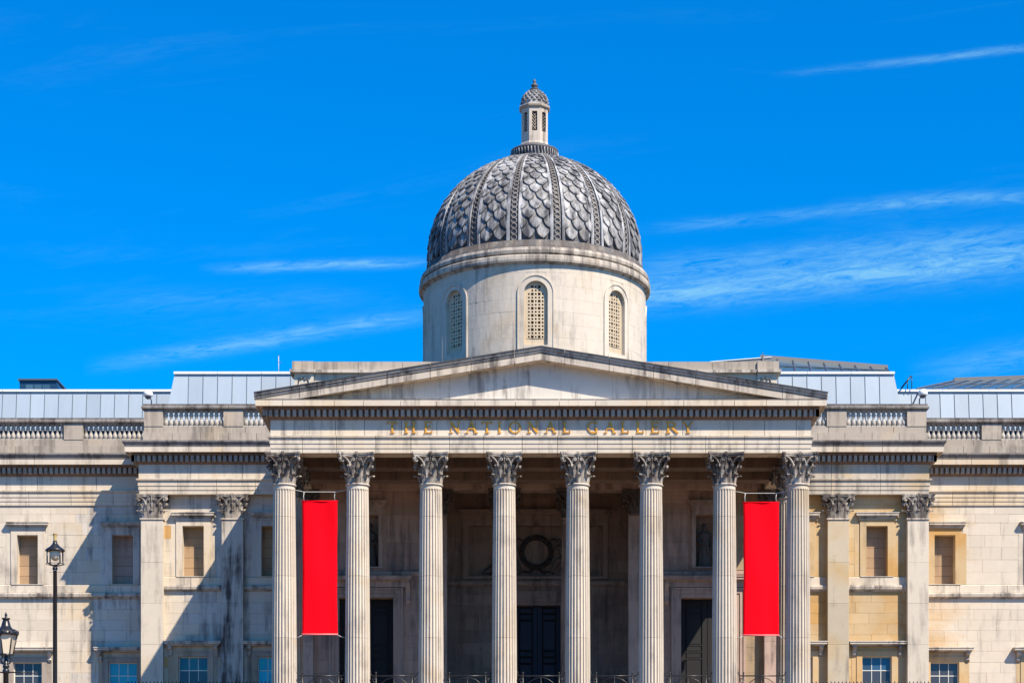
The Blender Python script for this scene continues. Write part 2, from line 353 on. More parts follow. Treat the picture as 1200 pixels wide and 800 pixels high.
def grid_wall(name, parent, x0, x1, z0, z1, yf, th, openings, mat, niche_back=True, voidmat=None):
    """wall front with real openings (x0,x1,z0,z1,depth); front, reveals, backs, ends"""
    xs = sorted({x0, x1, *[v for o in openings for v in o[:2]]}); zs = sorted({z0, z1, *[v for o in openings for v in o[2:4]]})
    mb = MB()
    for i in range(len(xs)-1):
        for j in range(len(zs)-1):
            cx, cz = (xs[i]+xs[i+1])/2, (zs[j]+zs[j+1])/2
            if any(o[0] < cx < o[1] and o[2] < cz < o[3] for o in openings): continue
            mb.add([(xs[i],yf,zs[j]),(xs[i+1],yf,zs[j]),(xs[i+1],yf,zs[j+1]),(xs[i],yf,zs[j+1])], [(0,1,2,3)])
    for (a, b, c, d, dep) in openings:
        y2 = yf + dep; v = [(a,yf,c),(b,yf,c),(b,yf,d),(a,yf,d),(a,y2,c),(b,y2,c),(b,y2,d),(a,y2,d)]
        mb.add(v, [(0,1,5,4),(1,2,6,5),(2,3,7,6),(3,0,4,7),(4,5,6,7)])
    yb = yf + th
    mb.add([(x0,yf,z0),(x1,yf,z0),(x1,yb,z0),(x0,yb,z0),(x0,yf,z1),(x1,yf,z1),(x1,yb,z1),(x0,yb,z1)], [(0,3,2,1),(4,5,6,7),(1,2,6,5),(2,3,7,6),(3,0,4,7)])
    return mb.build(name, mat, parent, fix=False)
def lay_blocks(parent, x0, x1, zlevels, course, blen, yf, mats, holes, depth=0.12, proud=0.03, skew=0.0):
    """stones in staggered courses between the given levels, left out where holes (x0,x1,z0,z1) are"""
    n_ = 0
    for za, zb in zip(zlevels[:-1], zlevels[1:]):
        k = max(1, round((zb-za)/course))
        for r in range(k):
            a, b = za + (zb-za)*r/k, za + (zb-za)*(r+1)/k; zc = (a+b)/2
            spans = [(x0, x1)]
            for h in holes:
                if h[2] < zc < h[3]:
                    ns = []
                    for s_, e_ in spans:
                        if h[1] <= s_ or h[0] >= e_: ns.append((s_, e_)); continue
                        if h[0] > s_: ns.append((s_, h[0]))
                        if h[1] < e_: ns.append((h[1], e_))
                    spans = ns
            for s_, e_ in spans:
                L_ = e_ - s_
                if L_ < 0.06: continue
                m_ = max(1, round(L_/blen)); w = L_/m_; cuts = [s_]
                for q in range(1, m_): cuts.append(s_ + w*q + (w*0.25 if n_ % 2 else -w*0.25) + rnd.uniform(-.08, .08)*w)
                cuts.append(e_)
                for q in range(len(cuts)-1):
                    mt = mats((cuts[q]+cuts[q+1])/2, zc) if callable(mats) else mats
                    block(parent, cuts[q], cuts[q+1], yf-proud, a, b, mt, depth)
            n_ += 1
def Z(h): return h + EYE
# ------------------------------------------------------------------ the ground
mb = MB(); mb.box(-3000, 3000, -3000, 5000, -0.5, 0.0); g = structure(mb.build('ground', 'paving'))
mb = MB(); mb.box(-400, 400, -72, 260, 0.004, 3.6); g = structure(mb.build('terrace', 'paving'))

# shared heights above the eye: architrave, frieze, cornice
A0, A1, A2, A3, F0, F1, C0, C1, CY = 20.65, 20.86, 21.08, 21.33, 21.49, 22.23, 22.80, 23.10, 23.38
def entablature(parent, path, cutA, cutC, cyma=True, thick=0.6, pc=0.66, dentil=0.289, mat='cream', matf='cream', lastf=None):
    t = -thick
    sweep('architrave_stone', path, [(t, Z(A0)), (0, Z(A0)), (0, Z(A1)), (.03, Z(A1)+.012), (.03, Z(A2)), (.06, Z(A2)+.012), (.06, Z(A3)), (.14, Z(A3)+.05), (.15, Z(F0)-.03), (.02, Z(F0)), (t, Z(F0))], matf, parent, cutA)
    sweep('frieze_stone', path, [(t, Z(F0)+.002), (.02, Z(F0)+.002), (.02, Z(F1)), (t, Z(F1))], matf, parent, cutC)
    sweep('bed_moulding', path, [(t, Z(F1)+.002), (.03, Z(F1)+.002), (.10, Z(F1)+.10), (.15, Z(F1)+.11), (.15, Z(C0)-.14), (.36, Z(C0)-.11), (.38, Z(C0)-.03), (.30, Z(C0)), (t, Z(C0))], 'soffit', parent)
    sweep('cornice_stone', path, [(t, Z(C0)+.002), (.33, Z(C0)+.002), (pc-.06, Z(C0)+.035), (pc-.05, Z(C0)-.015), (pc, Z(C0)-.015), (pc, Z(C1)-.03), (pc+.03, Z(C1)), (t, Z(C1))], mat, parent, cutC)
    if cyma:
        sweep('cornice_gutter', path, [(t, Z(C1)+.002), (pc+.02, Z(C1)+.002), (pc+.03, Z(C1)+.06), (pc+.09, Z(C1)+.14), (pc+.13, Z(C1)+.2), (pc+.14, Z(CY)), (pc-.1, Z(CY)+.02), (t, Z(CY)+.06)], 'capping', parent, cutC)
    md = MB(); w = dentil*0.58
    P = [Vector(p) for p in path]
    for i in range(len(P)-1):
        d = (P[i+1]-P[i]); L_ = d.length; d.normalize(); nv = Vector((d.y, -d.x))
        a0 = -.36 if i > 0 else 0.1; a1 = L_ + (.36 if i < len(P)-2 else -0.1)
        n = int((a1-a0)/dentil); pit = (a1-a0-w)/n
        for k in range(n+1):
            s0 = a0 + k*pit
            c = [P[i]+d*s0+nv*.13, P[i]+d*(s0+w)+nv*.13, P[i]+d*(s0+w)+nv*.36, P[i]+d*s0+nv*.36]
            z0, z1 = Z(F1)+.125, Z(C0)-.135
            md.add([(q.x, q.y, z0) for q in c]+[(q.x, q.y, z1) for q in c], [(0,1,2,3),(7,6,5,4),(0,4,5,1),(1,5,6,2),(2,6,7,3),(3,7,4,0)])
    stuff(md.build('dentils', 'grey', parent))

# ------------------------------------------------------------------ corinthian capital, shared by every column and pilaster
def capital_mesh(mat):
    mb = MB(); rb = 0.50
    mb.lathe([(rb-.03, 0.0), (rb-.08, .45), (rb-.06, .85), (rb+.02, 1.15), (rb+.14, 1.345)], 24)
    def leaf(a, z0, h, w, r0, curl):
        rows = [(0, 0, .78), (.015, .22, .95), (.03, .42, .86), (.045, .58, 1.0), (.09, .74, .84), (.16, .88, .9), (.235, .985, .66), (.30, .99, .5), (.325, .92, .36), (.30, .85, .22)]
        cols = [-1, -.55, 0, .55, 1]; vs = []
        ca, sa = math.cos(a), math.sin(a)
        for ri, (o_, u_, wf) in enumerate(rows):
            for c in cols:
                off = r0 + o_*curl + (0.035 if c == 0 else (0.0 if abs(c) < 1 else -0.03 - .02*(ri % 2))) ; t = c*w*wf
                vs.append((ca*off - sa*t, sa*off + ca*t, z0 + u_*h - (0.03*abs(c) if ri > 4 else 0)))
        back = []
        for v in vs: back.append((v[0]-ca*.03, v[1]-sa*.03, v[2]-.004))
        n = len(rows); fs = []
        for i in range(n-1):
            for j in range(4): q = (i*5+j, i*5+j+1, (i+1)*5+j+1, (i+1)*5+j); fs.append(q); fs.append(tuple(k + n*5 for k in reversed(q)))
            for j in (0, 4): fs.append((i*5+j, (i+1)*5+j, (i+1)*5+j+n*5, i*5+j+n*5))
        fs.append(tuple((n-1)*5+j for j in range(5)) + tuple((n-1)*5+j+n*5 for j in (4, 3, 2, 1, 0)))
        mb.add(vs+back, fs)
    for k in range(8): leaf(R(-90+45*k), 0.0, .54, .165, rb+.01, .95)
    for k in range(8): leaf(R(-90+22.5+45*k), 0.02, .95, .135, rb-.01, 1.15)
    for k in range(8):                                  # stalks between the leaves
        a = R(-90+45*k); mb.tube([(math.cos(a)*(rb+.03), math.sin(a)*(rb+.03), .45), (math.cos(a)*(rb+.06), math.sin(a)*(rb+.06), .8), (math.cos(a)*(rb+.12), math.sin(a)*(rb+.12), .98)], [.05, .04, .07], 6)
    for k in range(4):                                  # corner scrolls
        a = R(-45+90*k); ca, sa = math.cos(a), math.sin(a)
        for sd in (-1, 1):
            pts = []; rr = []
            for (r_, z_) in [(.58, .78), (.66, .98), (.78, 1.16), (.90, 1.27), (1.0, 1.305)]: pts.append((r_, z_)); rr.append(.045)
            for q in range(13):
                an = math.pi/2 - q*R(42); sr = .15*(1-q/15.0); pts.append((1.0+sr*math.cos(an), 1.18+sr*math.sin(an))); rr.append(.040-.0012*q)
            spread = [.22*(1-min(1, i/5.0))+.045 for i in range(len(pts))]
            mb.tube([(ca*p[0]-sa*sd*s_, sa*p[0]+ca*sd*s_, p[1]) for p, s_ in zip(pts, spread)], rr, 5)
        b = R(-90+90*k); cb, sb = math.cos(b), math.sin(b)
        for sd in (-1, 1):                              # inner scrolls towards the rosette
            pts = [(.34, .80, .58), (.30, 1.0, .62), (.25, 1.15, .66), (.19, 1.24, .68)]
            for q in range(9):
                an = math.pi/2 - q*R(45); sr = .075*(1-q/11.0); pts.append((.15 - sr*math.cos(an)*1.0, 1.19+sr*math.sin(an)*1.0-.02, .70))
            mb.tube([(cb*p[2]-sb*sd*p[0], sb*p[2]+cb*sd*p[0], p[1]) for p in pts], [.035]*len(pts), 5)
        for q in range(6):                              # rosette
            an = R(60*q); mb.ball((cb*.72-sb*.075*math.cos(an), sb*.72+cb*.075*math.cos(an), 1.45+.075*math.sin(an)), .052, 6, 4)
        mb.ball((cb*.76, sb*.76, 1.45), .045, 6, 4)
        mb.tube([(cb*.66, sb*.66, .95), (cb*.68, sb*.68, 1.2), (cb*.70, sb*.70, 1.42)], [.03, .03, .05], 5)
    for (z0, z1, k_) in ((1.345, 1.42, .955), (1.425, 1.52, 1.0)):      # abacus with hollow sides
        pts = []
        for k in range(4):
            b = R(-90+90*k); cb, sb = math.cos(b), math.sin(b)
            for q in range(9):
                t = -1+q/4.0; lat = t*.83*k_; out = (.665+.215*t*t)*k_
                pts.append((cb*out-sb*lat, sb*out+cb*lat))
        n = len(pts)
        mb.add([(x, y, z0) for x, y in pts]+[(x, y, z1) for x, y in pts], [tuple(range(n-1, -1, -1)), tuple(range(n, 2*n))]+[(i, (i+1) % n, (i+1) % n+n, i+n) for i in range(n)])
    me = mb.mesh('capital', mat); bm = bmesh.new(); bm.from_mesh(me); bmesh.ops.recalc_face_normals(bm, faces=bm.faces); bm.to_mesh(me); bm.free(); return me
CAP = {k: capital_mesh(k) for k in ('capital', 'capitaldark')}
SH0, SH1 = 8.85, 19.13                                     # shaft bottom and top, above the eye
def shaft_r(z): t = (z-SH0)/(SH1-SH0); return .615 - .085*(t**1.6)
def drum_mesh(z0, z1, mat, top=False):
    mb = MB(); prof = []
    offs = [(0, 0), (.20, 0), (.27, .55), (.38, .88), (.60, 1.0), (.82, .88), (.93, .55)]
    zs = [z0+.006, z0+(z1-z0)*.5, z1-.006]
    dep = [1, 1, 1]
    if top: zs = [z0+.006, z1-.36, z1-.26, z1-.20, z1-.19, z1-.0]; dep = [1, 1, .8, .0, 0, 0]
    vs = []; n = 24*7
    for z, dd in zip(zs, dep):
        r = shaft_r(z)
        for k in range(24):
            for t, d_ in offs: a = 2*math.pi*(k+t-.1)/24; q = r - d_*dd*.085*(r/.6); vs.append((q*math.cos(a), q*math.sin(a), Z(z)))
    fs = [(i*n+j, i*n+(j+1) % n, (i+1)*n+(j+1) % n, (i+1)*n+j) for i in range(len(zs)-1) for j in range(n)]
    fs += [tuple(range(n-1, -1, -1)), tuple((len(zs)-1)*n+j for j in range(n))]
    mb.add(vs, fs); return mb.mesh('shaft_drum', mat)
JOINTS = [SH0, 11.72, 14.72, 17.6, SH1]
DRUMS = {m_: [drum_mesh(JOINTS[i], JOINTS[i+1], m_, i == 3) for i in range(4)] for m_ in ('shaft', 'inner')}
def lathe_mesh(name, prof, n, mat):
    mb = MB(); mb.lathe(prof, n); return mb.mesh(name, mat)
COLBASE = {m_: lathe_mesh('column_base', [(.80, Z(8.35)), (.80, Z(8.5)), (.82, Z(8.52)), (.84, Z(8.6)), (.80, Z(8.66)), (.70, Z(8.68)), (.68, Z(8.73)), (.74, Z(8.75)), (.74, Z(8.82)), (.65, Z(8.85))], 28, m_) for m_ in ('shaft', 'inner')}
ASTRAG = {m_: lathe_mesh('neck_ring', [(.53, Z(SH1)-.03), (.58, Z(SH1)-.01), (.60, Z(SH1)+.03), (.57, Z(SH1)+.07), (.50, Z(SH1)+.075)], 32, m_) for m_ in ('moulding', 'inner')}
def column(parent, x, y, dark=False):
    c = part_empty('column', parent, (x, y, Z(8.35)))
    m_ = 'inner' if dark else 'shaft'
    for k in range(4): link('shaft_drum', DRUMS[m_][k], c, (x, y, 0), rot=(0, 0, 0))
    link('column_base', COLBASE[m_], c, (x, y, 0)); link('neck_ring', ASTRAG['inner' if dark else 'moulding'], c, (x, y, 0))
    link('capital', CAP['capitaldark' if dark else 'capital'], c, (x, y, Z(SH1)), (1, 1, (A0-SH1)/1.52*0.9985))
    return c
def pilaster(parent, x, yface, w, mat, dark=False, zb=2.2, depth=.48):
    c = part_empty('pilaster', parent, (x, yface, 3.6))
    lv = [Z(zb), Z(6.0), Z(8.4), Z(10.4), Z(12.6), Z(14.8), Z(17.0), Z(19.28)]
    for a, b in zip(lv[:-1], lv[1:]): block(c, x-w/2, x+w/2, yface, a, b, mat, depth, 0.006, 'pilaster_stone')
    mb = MB(); mb.box(x-w/2-.05, x+w/2+.05, yface-.05, yface+depth, Z(19.285), Z(19.37)); mb.build('neck_ring', 'soffit' if dark else 'moulding', c)
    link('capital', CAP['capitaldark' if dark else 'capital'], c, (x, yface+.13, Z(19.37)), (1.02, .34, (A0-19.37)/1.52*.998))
    return c

# ------------------------------------------------------------------ windows and their dressings
def upper_opening(parent, cx, yw, mat='cream', w=1.15, z0=16.30, z1=19.02, backmat='cream', dep=0.58):
    a, b = cx-w/2, cx+w/2
    mb = MB()
    for (x0, x1) in ((a-.34, a), (b, b+.34)): mb.box(x0, x1, yw-.09, yw+.02, Z(z0)+.0, Z(z1)+.0)
    mb.box(a-.34, b+.34, yw-.09, yw+.02, Z(z1)+.001, Z(z1)+.30)
    mb.box(a-.40, b+.40, yw-.13, yw+.02, Z(z1)+.302, Z(z1)+.38)
    for (x0, x1) in ((a-.62, a-.345), (b+.345, b+.62)): mb.box(x0, x1, yw-.04, yw+.02, Z(z0), Z(z1)+.1)
    mb.build('niche_surround', mat, parent)
    mb = MB(); z = Z(z1)+.384
    mb.box(a-.42, b+.42, yw-.12, yw+.02, z, z+.09); mb.box(a-.5, b+.5, yw-.20, yw+.02, z+.092, z+.15); mb.box(a-.56, b+.56, yw-.30, yw+.02, z+.152, z+.27); mb.box(a-.59, b+.59, yw-.33, yw+.02, z+.272, z+.32)
    mb.build('hood_moulding', 'moulding', parent)
    mb = MB(); mb.box(a-.3, b+.3, yw-.12, yw+dep, Z(z0)-.03, Z(z0)+.01); mb.build('niche_sill', 'pale', parent)
    n = 5
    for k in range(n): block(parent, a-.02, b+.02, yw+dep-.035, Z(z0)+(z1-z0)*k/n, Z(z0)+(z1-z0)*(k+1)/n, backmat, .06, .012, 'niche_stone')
def lower_window(parent, cx, yw, kind, w=1.585, z0=9.1, z1=12.0, mat='ochre'):
    a, b = cx-w/2, cx+w/2
    win = part_empty('window', parent, (cx, yw, Z(z0)))
    mb = MB()
    for (x0, x1) in ((a-.30, a), (b, b+.30)): mb.box(x0, x1, yw-.08, yw+.02, Z(z0), Z(z1))
    mb.box(a-.30, b+.30, yw-.08, yw+.02, Z(z1)+.001, Z(z1)+.24); mb.box(a-.34, b+.34, yw-.11, yw+.02, Z(z1)+.242, Z(z1)+.30)
    for (x0, x1) in ((a-.56, a-.305), (b+.305, b+.56)): mb.box(x0, x1, yw-.04, yw+.02, Z(z0), Z(z1)+.35)
    mb.build('window_surround', mat, win)
    mb = MB(); mb.box(a-.62, b+.62, yw-.34, yw+.02, Z(12.56), Z(12.63)); mb.box(a-.72, b+.72, yw-.47, yw+.02, Z(12.632), Z(12.74)); mb.box(a-.75, b+.75, yw-.50, yw+.02, Z(12.742), Z(12.80)); mb.build('window_hood', 'moulding', win)
    for sx in (a-.44, b+.44):
        mb = MB(); pts = [(0, 0), (-.33, 0), (-.36, -.07), (-.30, -.17), (-.17, -.24), (-.13, -.34), (-.17, -.43), (-.11, -.52), (0, -.58)]
        n = len(pts); x0, x1 = sx-.10, sx+.10
        mb.add([(x0, yw+p[0], Z(12.555)+p[1]) for p in pts]+[(x1, yw+p[0], Z(12.555)+p[1]) for p in pts], [tuple(range(n)), tuple(range(2*n-1, n-1, -1))]+[(i, i+n, (i+1) % n+n, (i+1) % n) for i in range(n)])
        mb.build('console', 'moulding', win)
    ys = yw+.20; mb = MB(); f = .05
    mb.box(a, a+f, ys-.04, ys+.06, Z(z0), Z(z1)); mb.box(b-f, b, ys-.04, ys+.06, Z(z0), Z(z1)); mb.box(a+f, b-f, ys-.04, ys+.06, Z(z1)-f, Z(z1))
    mb.build('sash_frame', 'sash', win)
    pw = (w-2*f)/3; ph = .70
    for k in (1, 2): mb = MB(); mb.box(a+f+pw*k-.018, a+f+pw*k+.018, ys-.02, ys+.03, Z(z0), Z(z1)-f); mb.build('glazing_bar', 'sash', win)
    for r in range(1, 4):
        mb = MB(); zz = Z(z1)-f-ph*r+.02; mb.box(a+f, b-f, ys-.024, ys+.034, zz-.022, zz+.022); mb.build('glazing_bar', 'sash', win)
    for r in range(4):
        for c in range(3):
            z_hi = Z(z1)-f-ph*r; x0 = a+f+pw*c; g_ = kind if not isinstance(kind, (list, tuple)) else kind[min(r, len(kind)-1)]
            j1, j2, j3, j4 = [rnd.uniform(-.006, .006) for _ in range(4)]; xa_, xb_, za_ = x0+.015, x0+pw-.015, z_hi-ph+.02
            mb = MB(); mb.add([(xa_, ys+j1, za_), (xb_, ys+j2, za_), (xb_, ys+j3, z_hi), (xa_, ys+j4, z_hi), (xa_, ys+.02, za_), (xb_, ys+.02, za_), (xb_, ys+.02, z_hi), (xa_, ys+.02, z_hi)], [(0,1,2,3),(0,4,5,1),(1,5,6,2),(2,6,7,3),(3,7,4,0)]); mb.build('pane', g_, win)
def string_course(parent, path, cuts):
    sweep('sill_course_stone', path, [(-.1, Z(15.82)), (.07, Z(15.82)), (.09, Z(15.85)), (.09, Z(16.24)), (.05, Z(16.27)), (-.1, Z(16.27))], 'cream', parent, cuts)
    sweep('string_course_stone', path, [(-.1, Z(15.50)), (.06, Z(15.50)), (.10, Z(15.56)), (.22, Z(15.60)), (.24, Z(15.75)), (.20, Z(15.818)), (-.1, Z(15.818))], 'moulding', parent, cuts)

# ------------------------------------------------------------------ balustrades
def baluster_mesh():
    mb = MB(); mb.box(-.115, .115, -.115, .115, 0, .07)
    mb.lathe([(.07, .07), (.10, .10), (.125, .19), (.12, .27), (.07, .40), (.055, .44), (.085, .46), (.055, .48), (.075, .52), (.118, .60), (.118, .66), (.06, .77)], 10)
    mb.box(-.11, .11, -.11, .11, .77, .84); return mb.mesh('baluster', 'balu')
M['balu'] = stone('baluster_limestone', (0.54, 0.50, 0.44), och=0.1, soot=0.3, streak=0.3, vary=0.08)
BAL = baluster_mesh()
def balustrade(parent, path, seg, peds, x0, x1, yf):
    """path for the plinths and the cap; pedestals (x0,x1) and balusters between on the front run at y = yf"""
    L0 = seg
    sweep('plinth_stone', path, [(-.55, Z(CY)+.02), (.06, Z(CY)+.02), (.06, Z(23.93)), (-.55, Z(23.93))], 'grey', parent, {L0: even(abs(x1-x0), 1.5)})
    sweep('plinth_stone', path, [(-.52, Z(23.932)), (.0, Z(23.932)), (.0, Z(24.28)), (-.52, Z(24.28))], 'grey', parent, {L0: even(abs(x1-x0), 1.9)})
    sweep('handrail_stone', path, [(-.50, Z(25.125)), (.0, Z(25.125)), (.04, Z(25.19)), (.14, Z(25.23)), (.14, Z(25.33)), (.05, Z(25.38)), (.07, Z(25.47)), (-.45, Z(25.49)), (-.60, Z(25.30))], 'capping', parent, {L0: even(abs(x1-x0), 2.1)})
    xs = []
    for (a, b) in peds:
        mb = MB(); mb.box(a, b, yf-.03, yf+.5, Z(24.282), Z(25.122)); mb.build('pedestal', 'grey', parent)
    edges = sorted(peds); cur = x0
    for (a, b) in edges+[(x1, x1)]:
        if a-cur > .3:
            n = max(1, round((a-cur)/.27)); w = (a-cur)/n
            for k in range(n): link('baluster', BAL, parent, (cur+w*(k+.5), yf+.2, Z(24.28)))
        cur = max(cur, b)
# ------------------------------------------------------------------ standing-seam roofs
def seam_roof(parent, xt0, xt1, xb0, xb1, yb, zb, yt, zt, pitch, back=9.0):
    roof = MB(); zu = zb-.9
    roof.add([(xb0, yb+.05, zu), (xb1, yb+.05, zu), (xt1-.03, yt+.05, zt-.03), (xt0+.03, yt+.05, zt-.03), (xb0, yt+back, zu), (xb1, yt+back, zu), (xt1-.03, yt+back, zt-.03), (xt0+.03, yt+back, zt-.03)],
             [(0,1,2,3),(3,2,6,7),(0,3,7,4),(1,5,6,2),(4,7,6,5),(0,4,5,1)])
    rf = roof.build('roof', 'under', parent)
    n = max(1, round((xt1-xt0)/pitch)); g_ = .010
    for k in range(n):
        ta, tb = xt0+(xt1-xt0)*k/n, xt0+(xt1-xt0)*(k+1)/n
        ba = ta if k > 0 else xb0; bb = tb if k < n-1 else xb1
        mb = MB(); mb.add([(ba+g_, yb, zb), (bb-g_, yb, zb), (tb-g_, yt, zt), (ta+g_, yt, zt), (ba+g_, yb+.06, zb-.02), (bb-g_, yb+.06, zb-.02), (tb-g_, yt+.06, zt-.02), (ta+g_, yt+.06, zt-.02)],
                          [(0,1,2,3),(0,4,5,1),(1,5,6,2),(2,6,7,3),(3,7,4,0)])
        mb.build('roof_panel', 'rooflead', rf)
        mb = MB(); mb.add([(ba-.012, yb-.035, zb), (ba+.012, yb-.035, zb), (ta+.012, yt-.035, zt), (ta-.012, yt-.035, zt), (ba-.012, yb+.05, zb), (ba+.012, yb+.05, zb), (ta+.012, yt+.05, zt), (ta-.012, yt+.05, zt)], [(0,1,2,3),(0,3,7,4),(1,5,6,2)])
        if k: mb.build('standing_seam', 'seam', rf)
    m_ = max(1, round((xt1-xt0)/2.4))
    for k in range(m_):
        a, b = xt0-.04+(xt1-xt0+.08)*k/m_, xt0-.04+(xt1-xt0+.08)*(k+1)/m_
        mb = MB(); mb.box(a+.015, b-.015, yt-.10, yt+.35, zt+.02, zt+.15); mb.build('ridge_capping', 'ridge', rf)
    return rf
# ------------------------------------------------------------------ plan
XL, XR = -11.68, 14.47         # portico sides (face of the frieze)
YP, YW = 10.2, 13.55           # faces of pavilion and wing entablatures
PWALL, WWALL = YP+.48, YW+.10
PL, PRR = PX(163, YP), PX(1088.5, YP)      # outer corners of the pavilions
ENDL, ENDR = -36.0, 38.0
GZ = 3.6                       # terrace level
def wall_levels(top): return [Z(8.2), Z(9.1), Z(12.0), Z(12.6), Z(15.5), Z(16.30), Z(19.02), Z(19.7), top]

# ---------------------------------------- wings
def wing(side):
    left = side < 0
    t = thing('gallery_wing', 'low stone wing with balustrade left of the shadowed corner block, behind the lamp posts' if left else 'low sunlit stone wing at the right edge, ochre stains beside the last pilaster',
              'museum wing', ((ENDL+PL)/2 if left else (ENDR+PRR)/2, YW, GZ), 'wings of the museum')
    x0, x1 = (ENDL, PL+.3) if left else (PRR-.3, ENDR)
    path = [(x0, YW), (x1, YW)]; L_ = x1-x0
    entablature(t, path, {0: even(L_, 2.3)}, {0: even(L_, 3.1)})
    sx = YW+.9
    if left: ups = [PX(32.5, WWALL), PX(144, WWALL), PX(-79, WWALL)]
    else: ups = [PX(1107, WWALL), PX(1219, WWALL)]
    lows = list(ups)
    ops = [(c-.575, c+.575, Z(16.30), Z(19.02), .62) for c in ups] + [(c-.7925, c+.7925, Z(9.1), Z(12.0), .6) for c in lows]
    w = grid_wall('wall', t, x0, x1, GZ, Z(A0)-.002, WWALL, 9.0, ops, 'cream' if left else 'fading')
    holes = [(c-.92, c+.92, Z(16.30), Z(19.02)) for c in ups] + [(c-1.0, c+1.0, Z(19.02), Z(19.7)) for c in ups] + [(c-1.1, c+1.1, Z(9.1), Z(12.0)) for c in lows] + [(c-1.36, c+1.36, Z(12.0), Z(12.6)) for c in lows]
    def mats(x, z):
        px = 600+x*F/(D+WWALL)
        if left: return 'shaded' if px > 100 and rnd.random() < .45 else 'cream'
        if px < 1118 or (px < 1140 and z < Z(15.5) and rnd.random() < .5): return 'fading'
        return 'fading'
    bx0, bx1 = (-31.5, PL+.02) if left else (PRR-.02, 30.0)
    lay_blocks(w, bx0, bx1, wall_levels(Z(A0)), .62, 2.0, WWALL, mats, holes)
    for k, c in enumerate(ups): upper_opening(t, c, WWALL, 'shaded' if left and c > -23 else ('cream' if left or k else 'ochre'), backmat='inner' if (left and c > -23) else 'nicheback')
    for k, c in enumerate(lows):
        kd = ('glass', 'glassblue', 'glass')[k] if left else ('glass', 'glass')[k]
        lower_window(t, c, WWALL, kd, mat='surround' if left else 'ochre')
    string_course(t, [(x0, WWALL), (x1, WWALL)], {0: even(L_, 2.6)})
    # parapet
    def q(a, b): return (PX(a, YW), PX(b, YW))
    if left: peds = [q(75, 97.5), (-30.9, -29.9)]
    else: peds = [q(1150.5, 1173.5), (29.5, 30.6)]
    balustrade(t, path, 0, peds, (-30 if left else PRR), (PL if left else 31), YW)
    if left: seam_roof(t, -33.8, PX(200, 17), -34, PX(193, 17), 16.85, Z(25.5), 17.2, Z(27.75), .80)
    else: seam_roof(t, PX(1052, 17), 35, PX(1052, 17), 35.2, 16.85, Z(25.5), 17.2, Z(27.75), .80)
    return t
# ---------------------------------------- pavilions
def pavilion(side):
    left = side < 0
    t = thing('corner_pavilion', 'projecting stone block with two pilasters left of the portico, crossed by a diagonal shadow' if left else 'projecting ochre stone block with two pilasters right of the portico in full sun',
              'museum block', ((XL+PL)/2 if left else (XR+PRR)/2, YP, GZ), 'projecting blocks beside the portico')
    if left: path = [(PL, YW-.16), (PL, YP), (XL-.02, YP)]; seg = 1; x0, x1 = PL, XL
    else: path = [(XR+.02, YP), (PRR, YP), (PRR, YW-.16)]; seg = 0; x0, x1 = XR, PRR
    L_ = x1-x0
    entablature(t, path, {seg: even(L_, 2.3)}, {seg: even(L_, 2.9)}, matf='cream' if left else 'moulding2')
    cs = [PX(226.5, PWALL), PX(319, PWALL)] if left else [PX(1027.5, PWALL), PX(935, PWALL)]
    ops = [(c-.575, c+.575, Z(16.30), Z(19.02), .62) for c in cs] + [(c-.7925, c+.7925, Z(9.1), Z(12.0), .6) for c in cs]
    wx0, wx1 = (PL+.10, XL+2.2) if left else (XR-2.2, PRR-.10)
    w = grid_wall('wall', t, wx0, wx1, GZ, Z(A0)-.002, PWALL, 11.0, ops, 'cream' if left else 'ochre')
    mb = MB(); mb.box(min(wx0, wx1)+.05, max(wx0, wx1)-.05, PWALL+.7, PWALL+10.9, Z(A0), Z(CY)); mb.build('attic_core', 'grey', t)
    holes = [(c-.92, c+.92, Z(16.30), Z(19.02)) for c in cs] + [(c-1.0, c+1.0, Z(19.02), Z(19.7)) for c in cs] + [(c-1.1, c+1.1, Z(9.1), Z(12.0)) for c in cs] + [(c-1.36, c+1.36, Z(12.0), Z(12.6)) for c in cs]
    def mats(x, z):
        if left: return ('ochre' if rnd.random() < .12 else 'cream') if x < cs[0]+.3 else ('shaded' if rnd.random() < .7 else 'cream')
        return 'ochre'
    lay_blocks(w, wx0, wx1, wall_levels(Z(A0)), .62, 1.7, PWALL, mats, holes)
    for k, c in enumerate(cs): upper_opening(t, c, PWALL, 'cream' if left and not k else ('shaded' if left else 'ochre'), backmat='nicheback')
    for k, c in enumerate(cs): lower_window(t, c, PWALL, 'glassblue' if (left and k) else (['glassteal', 'glass'] if left else ['glassnavy', 'glass']), mat='surround' if left else 'ochre')
    string_course(t, [(wx0, PWALL), (wx1, PWALL)], {0: even(wx1-wx0, 2.4)})
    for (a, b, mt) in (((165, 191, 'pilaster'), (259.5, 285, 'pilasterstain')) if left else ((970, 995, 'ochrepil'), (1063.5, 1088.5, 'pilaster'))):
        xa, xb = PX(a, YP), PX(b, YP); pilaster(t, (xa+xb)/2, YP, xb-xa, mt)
    def q(a, b): return (PX(a, YP), PX(b, YP))
    peds = [q(169, 191), q(262, 285)] if left else [q(969, 992), q(1063, 1085.5)]
    dx = PX(169, YP)-PL
    bp = [(PL+dx, YW-.2), (PL+dx, YP), (XL+1.0, YP)] if left else [(XR-1.0, YP), (PX(1085.5, YP), YP), (PX(1085.5, YP), YW-.2)]
    balustrade(t, bp, seg, peds, (PL+dx if left else XR-1.0), (XL+1.0 if left else PX(1085.5, YP)), YP)
    if left: seam_roof(t, PX(204, 13.5), -9.0, PX(193, 13.3), -9.0, 13.25, Z(25.25), 13.6, Z(27.88), .80)
    else: seam_roof(t, 11.5, PX(1048, 13.5), 11.5, PX(1059, 13.3), 13.25, Z(25.25), 13.6, Z(27.88), .80)
    return t
